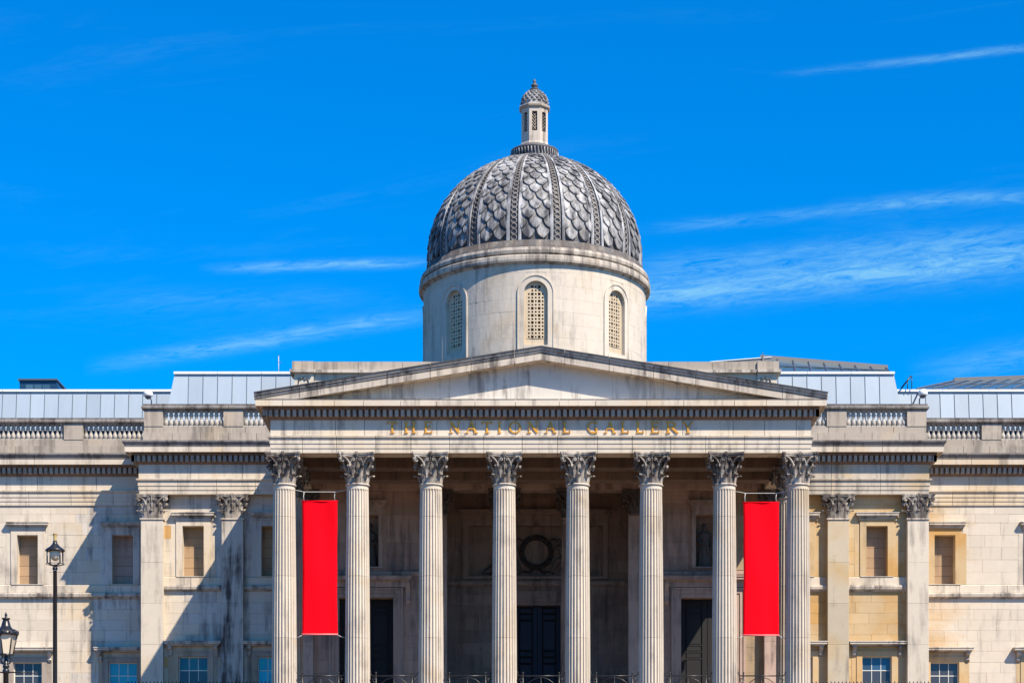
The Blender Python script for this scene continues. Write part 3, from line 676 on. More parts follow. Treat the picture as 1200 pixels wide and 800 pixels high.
M['moulding2'] = stone('warm_moulding_limestone', (0.60, 0.53, 0.43), och=0.4, soot=0.35, streak=0.4, vary=0.09)
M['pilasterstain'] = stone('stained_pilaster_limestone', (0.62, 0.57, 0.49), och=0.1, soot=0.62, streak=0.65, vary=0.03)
M['ochrepil'] = stone('ochre_pilaster_limestone', (0.60, 0.52, 0.39), ochre=(0.60, 0.42, 0.20), och=0.45, soot=0.2, streak=0.3, vary=0.08)
wing(-1); wing(1); pavilion(-1); pavilion(1)

# ------------------------------------------------------------------ the portico
CX = PX(634, 0)
COLX = [PX(333+86*k, 0) for k in range(8)]
YB = 9.4                                    # back wall of the portico
po = thing('portico', 'eight-column classical portico with gilded lettering under a low pediment', 'portico', (CX, 0, GZ))
mb = MB(); mb.box(XL-.5, XR+.5, -1.1, 14.0, GZ-.02, Z(8.05)); mb.build('podium', 'grey', po)
mb = MB(); mb.box(XL-.3, XR+.3, -.95, 14.0, Z(8.052), Z(8.35)); mb.build('stylobate', 'grey', po)
YF = -.55
path = [(XL, YP), (XL, YF), (XR, YF), (XR, YP)]
Lx = XR-XL; Ly = YP-YF
# joints of the architrave fall either side of each capital
def fx(px): return PX(px, YF)-XL
ca = [fx(v) for v in (354.5, 394.5, 440.5, 481.5, 527, 567, 612, 653.5, 700, 741, 786, 827, 872, 913)]
cc = [fx(v) for v in (333, 393, 427, 470.5, 512, 557, 604, 655, 697, 757, 800, 859, 896, 933)]
entablature(po, path, {1: ca, 0: even(Ly, 2.4), 2: even(Ly, 2.4)}, {1: cc, 0: even(Ly, 2.4), 2: even(Ly, 2.4)}, cyma=False, thick=1.1, matf='cream', mat='cream', pc=.67)
# cross beams, rear architrave, ceiling
for k, yb in enumerate((3.02, 6.2)):
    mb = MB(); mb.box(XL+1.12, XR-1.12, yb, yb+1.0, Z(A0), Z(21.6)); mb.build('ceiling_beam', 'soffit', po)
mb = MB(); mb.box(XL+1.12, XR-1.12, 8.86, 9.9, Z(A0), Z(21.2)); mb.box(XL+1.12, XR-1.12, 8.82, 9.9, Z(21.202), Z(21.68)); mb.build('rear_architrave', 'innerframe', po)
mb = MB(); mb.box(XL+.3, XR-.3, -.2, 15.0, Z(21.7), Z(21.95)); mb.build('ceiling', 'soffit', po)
for x in COLX: column(po, x, 0)
column(po, COLX[0], 3.574); column(po, COLX[7], 3.574)
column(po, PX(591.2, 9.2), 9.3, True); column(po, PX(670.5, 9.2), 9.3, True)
for px in (511.5, 748.5): pilaster(po, PX(px, 8.9), 8.9, 1.1, 'innerframe', True, zb=8.4, depth=.52)
for x in (COLX[0], COLX[7]): pilaster(po, x, 8.9, 1.1, 'innerframe', True, zb=8.4, depth=.52)
# back walls with the side doors and statue niches
RX0, RX1 = PX(511.5, 8.9)+.3, PX(748.5, 8.9)-.3          # the open centre
doors = []
for (wx0, wx1, dx0, dx1) in ((XL+.02, RX0, PX(397, YB), PX(461, YB)), (RX1, XR-.02, PX(798, YB), PX(862, YB))):
    dc = (dx0+dx1)/2; nw = .67
    dz1 = PZ(700, YB)-EYE; nz0, nz1 = PZ(664, YB)-EYE, PZ(603, YB)-EYE
    ops = [(dx0, dx1, Z(8.35), Z(dz1), .9), (dc-nw, dc+nw, Z(nz0), Z(nz1), .75)]
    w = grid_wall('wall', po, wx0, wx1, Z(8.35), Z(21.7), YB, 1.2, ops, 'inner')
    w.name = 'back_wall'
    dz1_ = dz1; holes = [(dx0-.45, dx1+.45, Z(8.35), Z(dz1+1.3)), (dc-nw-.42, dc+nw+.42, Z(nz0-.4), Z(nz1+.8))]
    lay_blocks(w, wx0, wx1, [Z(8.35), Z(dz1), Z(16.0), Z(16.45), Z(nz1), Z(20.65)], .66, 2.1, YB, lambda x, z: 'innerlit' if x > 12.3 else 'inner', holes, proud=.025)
    sweep('string_course_stone', [(wx0, YB), (wx1, YB)], [(-.05, Z(16.12)), (.12, Z(16.12)), (.2, Z(16.22)), (.2, Z(16.36)), (.1, Z(16.40)), (-.05, Z(16.40))], 'innerframe', po, {0: even(wx1-wx0, 2.4)})
    mb = MB(); z1 = Z(dz1)
    for k_, (o_, p_) in enumerate(((.0, .08), (.22, .13), (.40, .18))):
        wd = (.215, .175, .12)[k_]
        mb.box(dx0-o_-wd, dx0-o_, YB-p_, YB+.02, Z(8.35), z1+o_); mb.box(dx1+o_, dx1+o_+wd, YB-p_, YB+.02, Z(8.35), z1+o_); mb.box(dx0-o_-wd, dx1+o_+wd, YB-p_, YB+.02, z1+o_+.002, z1+o_+wd)
    mb.build('door_surround', 'innerframe', po)
    mb = MB(); z = z1+.55
    mb.box(dx0-.70, dx1+.70, YB-.20, YB+.02, z, z+.28); mb.box(dx0-.86, dx1+.86, YB-.32, YB+.02, z+.282, z+.36); mb.box(dx0-.98, dx1+.98, YB-.52, YB+.02, z+.362, z+.50); mb.box(dx0-1.02, dx1+1.02, YB-.56, YB+.02, z+.502, z+.56)
    mb.build('door_cornice', 'innerframe', po)
    for sx in (dx0-.78, dx1+.78):
        mb = MB(); pts = [(0, 0), (-.30, 0), (-.34, -.10), (-.27, -.26), (-.16, -.5), (-.14, -.8), (-.20, -1.0), (-.14, -1.16), (0, -1.22)]; n = len(pts)
        mb.add([(sx-.11, YB+p[0], z+.28+p[1]) for p in pts]+[(sx+.11, YB+p[0], z+.28+p[1]) for p in pts], [tuple(range(n)), tuple(range(2*n-1, n-1, -1))]+[(i, i+n, (i+1) % n+n, (i+1) % n) for i in range(n)])
        mb.build('console', 'innerframe', po)
    mb = MB(); a, b = dc-nw, dc+nw
    for (p, q) in ((a-.22, a), (b, b+.22)): mb.box(p, q, YB-.09, YB+.02, Z(nz0), Z(nz1))
    mb.box(a-.22, b+.22, YB-.09, YB+.02, Z(nz1)+.002, Z(nz1)+.24); mb.build('niche_surround', 'innerframe', po)
    mb = MB(); mb.box(a-.26, b+.26, YB-.12, YB+.02, Z(nz1)+.244, Z(nz1)+.5); mb.box(a-.36, b+.36, YB-.22, YB+.02, Z(nz1)+.502, Z(nz1)+.62); mb.box(a-.44, b+.44, YB-.32, YB+.02, Z(nz1)+.622, Z(nz1)+.74); mb.build('niche_cornice', 'innerframe', po)
    mb = MB(); mb.box(a-.25, b+.25, YB-.15, YB+.7, Z(nz0)-.08, Z(nz0)); mb.build('niche_sill', 'innerframe', po)
    doors.append((dx0, dx1, YB+.55, Z(8.35), z1)); 
# the recess in the middle: side walls, back wall, central door, relief panel
YR = 14.0
for x0, x1 in ((RX0-.5, RX0-.02), (RX1+.02, RX1+.5)):
    mb = MB(); mb.box(x0, x1, YB+1.0, YR+.1, Z(8.35), Z(21.7)); mb.build('recess_side_wall', 'inner', po)
dx0, dx1 = PX(603, YR), PX(657, YR); dz1 = PZ(709, YR)-EYE
rx0, rx1, rz0, rz1 = PX(549, YR), PX(706, YR), PZ(675, YR)-EYE, PZ(616, YR)-EYE
w = grid_wall('back_wall', po, RX0-.5, RX1+.5, Z(8.35), Z(21.7), YR, 1.2, [(dx0, dx1, Z(8.35), Z(dz1), .8), (rx0, rx1, Z(rz0), Z(rz1), .35)], 'inner')
lay_blocks(w, RX0-.48, RX1+.48, [Z(8.35), Z(dz1), Z(16.4), Z(rz1), Z(21.2)], .66, 2.1, YR, 'inner', [(dx0-.4, dx1+.4, Z(8.35), Z(dz1+1.3)), (rx0-.4, rx1+.4, Z(rz0-.3), Z(rz1+.7))], proud=.025)
sweep('string_course_stone', [(RX0-.48, YR), (RX1+.48, YR)], [(-.05, Z(16.25)), (.15, Z(16.25)), (.25, Z(16.35)), (.25, Z(16.5)), (-.05, Z(16.55))], 'innerframe', po, {0: even(RX1-RX0, 2.0)})
mb = MB()
for (p, q) in ((rx0-.3, rx0), (rx1, rx1+.3)): mb.box(p, q, YR-.1, YR+.02, Z(rz0), Z(rz1))
mb.box(rx0-.3, rx1+.3, YR-.1, YR+.02, Z(rz1)+.002, Z(rz1)+.3); mb.box(rx0-.3, rx1+.3, YR-.14, YR+.02, Z(rz0)-.15, Z(rz0)); mb.build('relief_frame', 'innerframe', po)
mb = MB(); mb.box(rx0-.36, rx1+.36, YR-.14, YR+.02, Z(rz1)+.304, Z(rz1)+.6); mb.box(rx0-.46, rx1+.46, YR-.3, YR+.02, Z(rz1)+.602, Z(rz1)+.72); mb.box(rx0-.56, rx1+.56, YR-.42, YR+.02, Z(rz1)+.722, Z(rz1)+.86); mb.build('relief_cornice', 'innerframe', po)
mb = MB(); z1 = Z(dz1)
for k_, (o_, p_) in enumerate(((.0, .08), (.22, .13))):
    wd = .215; mb.box(dx0-o_-wd, dx0-o_, YR-p_, YR+.02, Z(8.35), z1+o_); mb.box(dx1+o_, dx1+o_+wd, YR-p_, YR+.02, Z(8.35), z1+o_); mb.box(dx0-o_-wd, dx1+o_+wd, YR-p_, YR+.02, z1+o_+.002, z1+o_+wd)
mb.box(dx0-.5, dx1+.5, YR-.12, YR+.02, z1+.44, z1+.78)
mb.build('door_surround', 'innerframe', po)
doors.append((dx0, dx1, YR+.45, Z(8.35), z1))
for (a, b, y, z0, z1) in doors:
    d = part_empty('door', po, ((a+b)/2, y, z0)); mid = (a+b)/2
    centre = y > YR
    mb = MB(); mb.box(a, b, y+.06, y+.14, z0, z1); mb.build('door_leaf', 'door', d)
    for (p, q) in ((a, mid-.015), (mid+.015, b)):
        W_ = q-p; st = W_*.18
        mb = MB(); mb.box(p, p+st, y-.0, y+.06, z0, z1); mb.box(q-st, q, y-.0, y+.06, z0, z1)
        mb.build('door_stile', 'doorpale' if centre else 'door', d)
        H_ = z1-z0; zz = z1-.12
        for hgt in (.22, .22, 1.55, .22, .22, 1.55, .22, .22, 1.0):
            mb = MB(); mb.box(p+st+.09, q-st-.09, y+.01, y+.058, zz-hgt, zz); mb.build('door_panel', 'doorpale' if centre else 'door', d); zz -= hgt+.14
            if zz < z0+.3: break
            mb = MB(); mb.box(p+st+.004, q-st-.004, y+.02, y+.06, zz+.03, zz+.11); mb.build('door_rail', 'door', d)

# ---------------------------------------- pediment
M['wreath'] = stone('dark_wreath_stone', (0.06, 0.048, 0.045), och=0.0, soot=0.5, streak=0.4)
M['tymp'] = stone('tympanum_limestone', (0.74, 0.69, 0.61), och=0.06, soot=0.38, streak=0.4, vary=0.03)
M['relieffig'] = stone('relief_figure_stone', (0.22, 0.17, 0.145), och=0.0, soot=0.6, streak=0.5)
YT = YF-.02
SL = (PZ(405.5, -1.35)-PZ(459.5, -1.35))/(PX(633.8, -1.35)-PX(297.5, -1.35))
XA = PX(633.8, -1.35); XLt, XRt = PX(297.5, -1.35), PX(970.3, -1.35); ZT = PZ(459.5, -1.35)
def rake_z(x): return ZT + SL*((x-XLt) if x < XA else (XRt-x))
def tri(mb, y0, y1, x0, x1, zbase, drop):
    pts = [(x0, zbase)] ; pts += [(x1, zbase), (x1, max(zbase, rake_z(x1)-drop))]
    if x0 < XA < x1: pts.append((XA, rake_z(XA)-drop))
    pts.append((x0, max(zbase, rake_z(x0)-drop)))
    mb.prism([(x, z) for x, z in pts], y0, y1)
mb = MB(); tri(mb, YT+.16, YT+1.0, XL+1.3, XR-1.3, Z(C1)+.003, .30); mb.build('pediment_core', 'grey', po)
# roof behind the pediment
mb = MB(); z = Z(C1)
mb.add([(XL-.2, YF+.9, rake_z(XL-.2)-.20), (XA, YF+.9, rake_z(XA)-.20), (XR+.2, YF+.9, rake_z(XR+.2)-.20), (XL-.2, YP+.9, rake_z(XL-.2)-.20), (XA, YP+.9, rake_z(XA)-.20), (XR+.2, YP+.9, rake_z(XR+.2)-.20),
        (XL-.2, YF+.9, z), (XR+.2, YF+.9, z), (XL-.2, YP+.9, z), (XR+.2, YP+.9, z)],
       [(0,1,4,3),(1,2,5,4),(6,7,2,1,0),(8,3,4,5,9),(6,0,3,8),(7,9,5,2),(6,8,9,7)])
mb.build('portico_roof', 'under', po)
xs = [XL+1.2]+[PX(v, YT) for v in (401, 455, 510, 550, 598, 657.5, 718, 771, 822, 871)]+[XR-1.2]
for a, b in zip(xs[:-1], xs[1:]):
    mb = MB(); tri(mb, YT, YT+.15, a+.004, b-.004, Z(C1)+.004, .45); mb.build('tympanum_slab', 'tymp', po) if True else None
# raking cornices: outward distance from the frieze, drop below the top edge
RK = [('raking_cornice_stone', [(-.6, -.60), (.33, -.60), (.62, -.575), (.63, -.62), (.69, -.62), (.69, -.335), (.64, -.33), (.64, -.27), (-.6, -.27)], 'moulding'),
      ('raking_gutter_stone', [(-.6, -.268), (.72, -.268), (.735, -.17), (.70, -.165), (.70, -.15), (.80, -.14), (.815, -.03), (-.6, -.03)], 'moulding'),
      ('raking_capping', [(-.6, -.028), (.87, -.028), (.87, .012), (.5, .05), (-.6, .05)], 'darkcap')]
M['darkcap'] = plain('dark_lead_flashing', (0.045, 0.045, 0.05), 0.6)
M['spikes'] = plain('steel_bird_spikes', (0.18, 0.18, 0.17), 0.5)
jl = [XLt]+[PX(v, -1.3) for v in (351, 402, 453.5, 504, 552, 603)]+[XA]; jr = [XA]+[PX(v, -1.3) for v in (662, 714, 766, 815.5, 865, 917)]+[XRt]
for js in (jl, jr):
    for a, b in zip(js[:-1], js[1:]):
        for nm, prof, mt in RK:
            a_, b_ = a+(.012 if a not in (XLt, XA) else 0), b-(.012 if b not in (XRt, XA) else 0)
            mb = MB(); k = len(prof); vs = []; N_ = 10; st = []
            for i in range(N_+1):
                x = a_+(b_-a_)*i/N_
                for (p, dz) in prof:
                    # the ends return at a mitre: the outer mouldings reach further sideways
                    zz = rake_z(x)+dz if x != XA else ZT+SL*(XA-XLt)+dz
                    vs.append((x, YF-p, max(zz, Z(C1)+.004+.0006*prof.index((p, dz)))))
            fs = [(i*k+j, i*k+(j+1) % k, (i+1)*k+(j+1) % k, (i+1)*k+j) for i in range(N_) for j in range(k)]
            fs += [tuple(range(k-1, -1, -1)), tuple(N_*k+j for j in range(k))]
            mb.add(vs, fs); mb.build(nm, mt, po)
mb = MB()
for i in range(520):
    x = XA-7.5+15*(i/520.0); z = rake_z(x); q = (i % 3-1)*.05
    mb.add([(x-.006, YF-.1+q, z), (x+.006, YF-.1+q, z), (x+q*.6, YF-.1+q*1.6, z+.13)], [(0,1,2)])
stuff(mb.build('bird_spikes', 'spikes', po))

# ---------------------------------------- gilded letters, cut as solid strokes
def stroke(mb, pts, w, y0, y1):
    """thick line; w may vary from point to point"""
    n = len(pts); ws = w if isinstance(w, list) else [w]*n; Lp = []; Rp = []
    for i, p in enumerate(pts):
        a = Vector(pts[max(0, i-1)]); b = Vector(pts[min(n-1, i+1)]); d = (b-a).normalized(); nn = Vector((-d.y, d.x))*ws[i]/2
        Lp.append((p[0]+nn.x, p[1]+nn.y)); Rp.append((p[0]-nn.x, p[1]-nn.y))
    for i in range(n-1): mb.prism([Lp[i], Rp[i], Rp[i+1], Lp[i+1]], y0, y1)
TH, TN = .155, .07
def arc(cx, cy, rx, ry, a0, a1, n=14): return [(cx+rx*math.cos(R(a0+(a1-a0)*i/n)), cy+ry*math.sin(R(a0+(a1-a0)*i/n))) for i in range(n+1)]
def serif(x, y, w=.34): return ([(x-w/2, y), (x+w/2, y)], .05)
def arcw(n=14, thin=TN, thick=TH, c=0): return [thin+(thick-thin)*abs(math.cos(math.pi*(i/n)*2+c)) for i in range(n+1)]
def glyph(ch):
    """strokes in a box 1 high; returns width, strokes"""
    s = .03; t = .97
    if ch == 'T': return .95, [([(.475, 0), (.475, .95)], TH), ([(.02, .95), (.93, .95)], .08), ([(.03, .97), (.07, .76)], .06), ([(.92, .97), (.88, .76)], .06), serif(.475, s)]
    if ch == 'H': return 1.05, [([(.2, 0), (.2, 1)], TH), ([(.85, 0), (.85, 1)], TH), ([(.2, .52), (.85, .52)], TN), serif(.2, s), serif(.2, t), serif(.85, s), serif(.85, t)]
    if ch == 'E': return .75, [([(.2, 0), (.2, 1)], TH), ([(.2, .96), (.68, .96)], TN), ([(.2, .52), (.58, .52)], TN), ([(.2, .04), (.72, .04)], TN), serif(.2, s), serif(.2, t), ([(.66, 1), (.66, .78)], .06), ([(.57, .64), (.57, .42)], .06), ([(.70, .22), (.72, 0)], .06)]
    if ch == 'N': return 1.0, [([(.16, 0), (.16, 1)], TN), ([(.84, 0), (.84, 1)], TN), ([(.14, .98), (.86, .03)], TH), serif(.16, s), serif(.84, t), serif(.12, t, .26)]
    if ch == 'A': return 1.0, [([(.12, .02), (.5, 1)], TN), ([(.5, 1), (.86, .02)], TH), ([(.26, .38), (.74, .38)], .07), serif(.12, s, .28), serif(.87, s)]
    if ch == 'I': return .42, [([(.21, 0), (.21, 1)], TH), serif(.21, s), serif(.21, t)]
    if ch == 'O': return 1.1, [(arc(.55, .5, .44, .47, 0, 360, 24), arcw(24))]
    if ch == 'L': return .75, [([(.2, 0), (.2, 1)], TH), ([(.2, .04), (.72, .04)], TN), serif(.2, s), serif(.2, t), ([(.69, .26), (.72, 0)], .06)]
    if ch == 'G': return 1.05, [(arc(.55, .5, .44, .47, 42, 318, 20), arcw(20, c=.7)), ([(.86, .02), (.86, .42)], TH*.85), serif(.86, .42, .30), ([(.88, .80), (.90, .98)], .06)]
    if ch == 'R': return .95, [([(.2, 0), (.2, 1)], TH), (arc(.42, .74, .30, .225, 95, -95, 12), [TN, TN, .1, .13, .16, .18, TH, .18, .16, .13, .1, TN, TN]), ([(.2, .96), (.42, .965)], TN), ([(.2, .515), (.42, .515)], TN), ([(.44, .52), (.90, .02)], TH), serif(.2, s), serif(.2, t), serif(.88, s, .22)]
    if ch == 'Y': return .95, [([(.475, 0), (.475, .5)], TH), ([(.10, .98), (.475, .48)], TH*.9), ([(.86, .98), (.475, .48)], TN), serif(.475, s), serif(.10, t, .30), serif(.86, t, .26)]
LET = [('T', 453.5, 466), ('H', 473.5, 487.5), ('E', 496.5, 506.5), ('N', 526.5, 539.5), ('A', 545.5, 559.5), ('T', 564.5, 577), ('I', 583, 587.8), ('O', 595.8, 611), ('N', 618, 631.5), ('A', 638.5, 651.5), ('L', 659, 668.5),
       ('G', 687.5, 701.5), ('A', 708, 721.5), ('L', 727, 737), ('L', 745, 754.5), ('E', 762, 772.5), ('R', 780, 794.5), ('Y', 800, 812.5)]
yl = YF-.02
for ch, a, b in LET:
    wd, sts = glyph(ch); x0, x1 = PX(a, yl), PX(b, yl); zb, zt = PZ(507.4, yl), PZ(493.8, yl); kx = (x1-x0)/wd; kz = zt-zb
    mb = MB()
    for i_, (pts, w_) in enumerate(sts):
        ww = [q*kz for q in w_] if isinstance(w_, list) else w_*kz
        stroke(mb, [(x0+p[0]*kx, zb+p[1]*kz) for p in pts], ww, yl-.055-.002*i_, yl+.02)
    mb.build('letter', 'gold', po)

# ------------------------------------------------------------------ attic behind the pediment
YAt = 11.0
at = thing('attic', 'flat-topped attic wall with end piers behind the pediment, in front of the dome drum', 'attic wall', (CX, YAt, Z(23)))
ax0, ax1 = PX(345, YAt), PX(910, YAt)
pL, pR = (ax0, PX(368, YAt)), (PX(887, YAt), ax1)
mid = [pL[1]]+[pL[1]+(pR[0]-pL[1])*k/10 for k in range(1, 10)]+[pR[0]]
ztop = PZ(422.5, YAt-.3)
def attic_piece(a, b, yf):
    z0 = Z(22.4)
    mb = MB(); mb.box(a, b, yf, YAt+1.2, z0, ztop-.62); mb.build('attic_stone', 'pale', at)
    mb = MB(); mb.box(a-(.22 if a == ax0 else 0), b+(.22 if b == ax1 else 0), yf-.24, YAt+1.25, ztop-.618, ztop-.46); mb.build('attic_cornice', 'moulding', at)
    mb = MB(); mb.box(a-(.10 if a == ax0 else 0), b+(.10 if b == ax1 else 0), yf-.08, YAt+1.2, ztop-.458, ztop); mb.build('attic_coping', 'grey', at)
attic_piece(pL[0], pL[1]-.01, YAt-.12)
for a, b in zip(mid[:-1], mid[1:]): attic_piece(a+.01, b-.01, YAt)
attic_piece(pR[0]+.01, pR[1], YAt-.12)
for x in (PX(356, YAt), PX(897, YAt)):          # weathered carved wreath on each pier
    mb = MB(); zc = PZ(446, YAt)
    mb.tube([(x-.28, YAt-.13, zc-.18), (x-.26, YAt-.13, zc+.12), (x-.12, YAt-.15, zc+.06), (x, YAt-.15, zc+.14), (x+.10, YAt-.15, zc+.02), (x+.22, YAt-.15, zc+.12), (x+.27, YAt-.13, zc-.14)], [.03, .035, .05, .04, .05, .04, .03], 6)
    mb.build('carved_wreath', 'capping', at)
mb = MB(); x = PX(894.5, YAt); z = ztop
mb.lathe([(.16, z), (.17, z+.06), (.09, z+.12), (.12, z+.22), (.07, z+.32), (.03, z+.45), (.015, z+.62)], 10, x, YAt+.3); mb.build('finial', 'darklead', at)

# ------------------------------------------------------------------ the dome
M['ringlead'] = stone('ring_ornament_lead', (0.27, 0.25, 0.23), och=0.0, soot=0.6, streak=0.4, rough=0.6)
YD = 25.0; s_ = F/(D+YD); DX = PX(626.4, YD)
dome = thing('dome', 'round drum with scaled lead dome and small lantern above the pediment', 'dome', (DX, YD, Z(23)))
FR = R(-90)
def cyl(r, a, z): return (DX+r*math.cos(a), YD+r*math.sin(a), z)
def arc_seg(mb, prof, a0, a1, n):
    """closed profile (r, z) turned from a0 to a1"""
    k = len(prof); vs = [cyl(r, a0+(a1-a0)*i/n, z) for i in range(n+1) for r, z in prof]
    mb.add(vs, [(i*k+j, i*k+(j+1) % k, (i+1)*k+(j+1) % k, (i+1)*k+j) for i in range(n) for j in range(k)]+[tuple(range(k-1, -1, -1)), tuple(n*k+j for j in range(k))])
RD = 6.74; SPR = 33.72; OW = .69; OB = 30.72
mb = MB(); ow = R(6.4)
for k in range(8):
    c = FR+R(45*k)
    for (a, b, z0, z1, n) in ((c+ow, c+R(45)-ow, 22.0, 35.5, 8), (c-ow, c+ow, 22.0, OB-.001, 3), (c-ow, c+ow, 34.46, 35.5, 3)):
        arc_seg(mb, [(RD-.010, Z(z0)), (RD-.010, Z(z1)), (RD-.9, Z(z1)), (RD-.9, Z(z0))], a, b, n)
drum = mb.build('drum', 'drum', dome)
zr = [Z(28.2)]
while zr[-1] < Z(35.3): zr.append(zr[-1]+.745)
zr[-1] = Z(35.42)
for r_ in range(len(zr)-1):
    z0, z1 = zr[r_]+.003, zr[r_+1]-.003; zc = (z0+z1)/2-EYE; a = FR-R(98)+R(6)*(r_ % 2)
    while a < FR+R(98):
        b = a+R(12)*rnd.choice((.82, 1, 1, 1.15)); segs = [(a, b)]
        for k in range(-2, 3):
            c = FR+R(45*k)
            if zc < OB-.1: continue
            zlo, zhi = z0-EYE, z1-EYE
            hw = .98 if zhi < SPR else max(math.sqrt(max(0, .74**2-max(0, zlo-SPR)**2)) if zlo < SPR+.72 else 0, math.sqrt(max(0, 1.0-(zhi-SPR)**2)) if zhi < SPR+1.0 else 0)
            if hw <= 0.2: continue
            ha = hw/RD; ns = []
            for (p, q) in segs:
                if q <= c-ha or p >= c+ha: ns.append((p, q)); continue
                if p < c-ha: ns.append((p, c-ha))
                if q > c+ha: ns.append((c+ha, q))
            segs = ns
        for p, q in segs:
            if q-p < R(.8): continue
            mb = MB(); rr = RD+rnd.uniform(-.004, .006); g_ = .0002
            arc_seg(mb, [(rr, z0), (rr, z1), (RD-.10, z1), (RD-.10, z0)], p+g_, q-g_, max(1, int((q-p)/R(3.2)))); mb.build('drum_stone', 'drum', drum)
        a = b
def wmap(c, t, z, r): a = c+t/RD; return cyl(r, a, z)
for k in range(8):
    c = FR+R(45*k); front = abs(((45*k+180) % 360)-180) < 100
    outl = lambda hw: [(-hw, Z(28.3) if hw > .8 else Z(OB))]+[(-hw, Z(SPR))]+[(-hw*math.cos(R(180*i/16)), Z(SPR)+hw*math.sin(R(180*i/16))) for i in range(1, 16)]+[(hw, Z(SPR)), (hw, Z(28.3) if hw > .8 else Z(OB))]
    A_, B_ = outl(OW), outl(1.06); A_[0] = (-OW, Z(OB)); A_[-1] = (OW, Z(OB)); B_[0] = (-1.06, Z(28.3)); B_[-1] = (1.06, Z(28.3))
    mb = MB(); n = len(A_); vs = []
    for (p, q) in zip(A_, B_):
        m1 = (p[0]+(q[0]-p[0])*.78, p[1]+(q[1]-p[1])*.78)
        vs += [wmap(c, p[0], p[1], RD-.30), wmap(c, p[0], p[1], RD+.03), wmap(c, m1[0], m1[1], RD+.03), wmap(c, m1[0]*1.01, m1[1], RD+.075), wmap(c, q[0], q[1], RD+.075), wmap(c, q[0], q[1], RD-.06)]
    mb.add(vs, [(i*6+j, i*6+j+1, (i+1)*6+j+1, (i+1)*6+j) for i in range(n-1) for j in range(5)])
    mb.add([wmap(c, x, z, r) for x, z, r in ((-OW, Z(OB), RD+.03), (OW, Z(OB), RD+.03), (OW*1.3, Z(28.3), RD+.03), (-OW*1.3, Z(28.3), RD+.03), (-OW, Z(OB), RD-.3), (OW, Z(OB), RD-.3))], [(0,3,2,1), (0,1,5,4)])
    win = mb.build('window_surround', 'drum', dome)
    # pierced stone screen
    mb = MB(); rp = RD-.20; rb = RD-.27; nc = 5; pit = .205; mx = .065
    def cell(x0, x1, z0, z1, hr, star):
        cx_, cz_ = (x0+x1)/2, (z0+z1)/2; outp = []; inn = []
        for i in range(8):
            an = R(45*i+45); qx, qz = (1 if math.cos(an) > .1 else -1 if math.cos(an) < -.1 else 0), (1 if math.sin(an) > .1 else -1 if math.sin(an) < -.1 else 0)
            outp.append((cx_+qx*(x1-x0)/2, cz_+qz*(z1-z0)/2)); rr_ = hr*(1.25 if i % 2 == 0 else .72) if star else hr
            inn.append((cx_+rr_*math.cos(an), cz_+rr_*math.sin(an)))
        vs = [wmap(c, *p, rp) for p in outp]+[wmap(c, *p, rp) for p in inn]+[wmap(c, *p, rb) for p in inn]
        mb.add(vs, [(i, (i+1) % 8, (i+1) % 8+8, i+8) for i in range(8)]+[(i+8, (i+1) % 8+8, (i+1) % 8+16, i+16) for i in range(8)])
    def quad(x0, x1, z0, z1): mb.add([wmap(c, x0, z0, rp), wmap(c, x1, z0, rp), wmap(c, x1, z1, rp), wmap(c, x0, z1, rp)], [(0,1,2,3)])
    zc0 = Z(OB)+.42; rows = 15
    quad(-OW, OW, Z(OB), zc0)
    wx = nc*pit/2+.0
    for r_ in range(rows+2):
        z0, z1 = zc0+r_*pit, zc0+(r_+1)*pit; top = r_ >= rows-0
        nn = 5 if z1 < Z(SPR)+.15 else 3
        if z1 > Z(SPR)+.58: break
        h = nn*pit/2
        for c_ in range(nn):
            x0 = -h+c_*pit; ci = c_+(5-nn)//2; star = (ci in (1, 3)) and (r_ % 2 == 0)
            cell(x0, x0+pit, z0, z1, .098 if star else .062, star)
        def hwz(z): return OW+.02 if z <= Z(SPR) else math.sqrt(max(.0001, (OW+.02)**2-(z-Z(SPR))**2))
        for q in range(4):
            za, zb = z0+(z1-z0)*q/4, z0+(z1-z0)*(q+1)/4; xa, xb = max(h, hwz(za)), max(h, hwz(zb))
            for sg in (-1, 1): mb.add([wmap(c, sg*h, za, rp), wmap(c, sg*xa, za, rp), wmap(c, sg*xb, zb, rp), wmap(c, sg*h, zb, rp)], [(0,1,2,3)])
        ztop_ = z1
    pts = [wmap(c, x, z, rp) for x, z in [(hwz(ztop_), ztop_)]+[(OW*math.cos(R(a_)), Z(SPR)+.02+OW*math.sin(R(a_))) for a_ in range(60, 121, 10)]+[(-hwz(ztop_), ztop_)]]
    mb.add(pts, [tuple(range(len(pts)))])
    mb.build('pierced_screen', 'grille', win, fix=False)
    mb = MB(); arc_seg(mb, [(RD-.45, Z(OB)-.1), (RD-.45, Z(34.5)), (RD-.6, Z(34.5)), (RD-.6, Z(OB)-.1)], c-ow*1.1, c+ow*1.1, 3); mb.build('window_void', 'void', win)
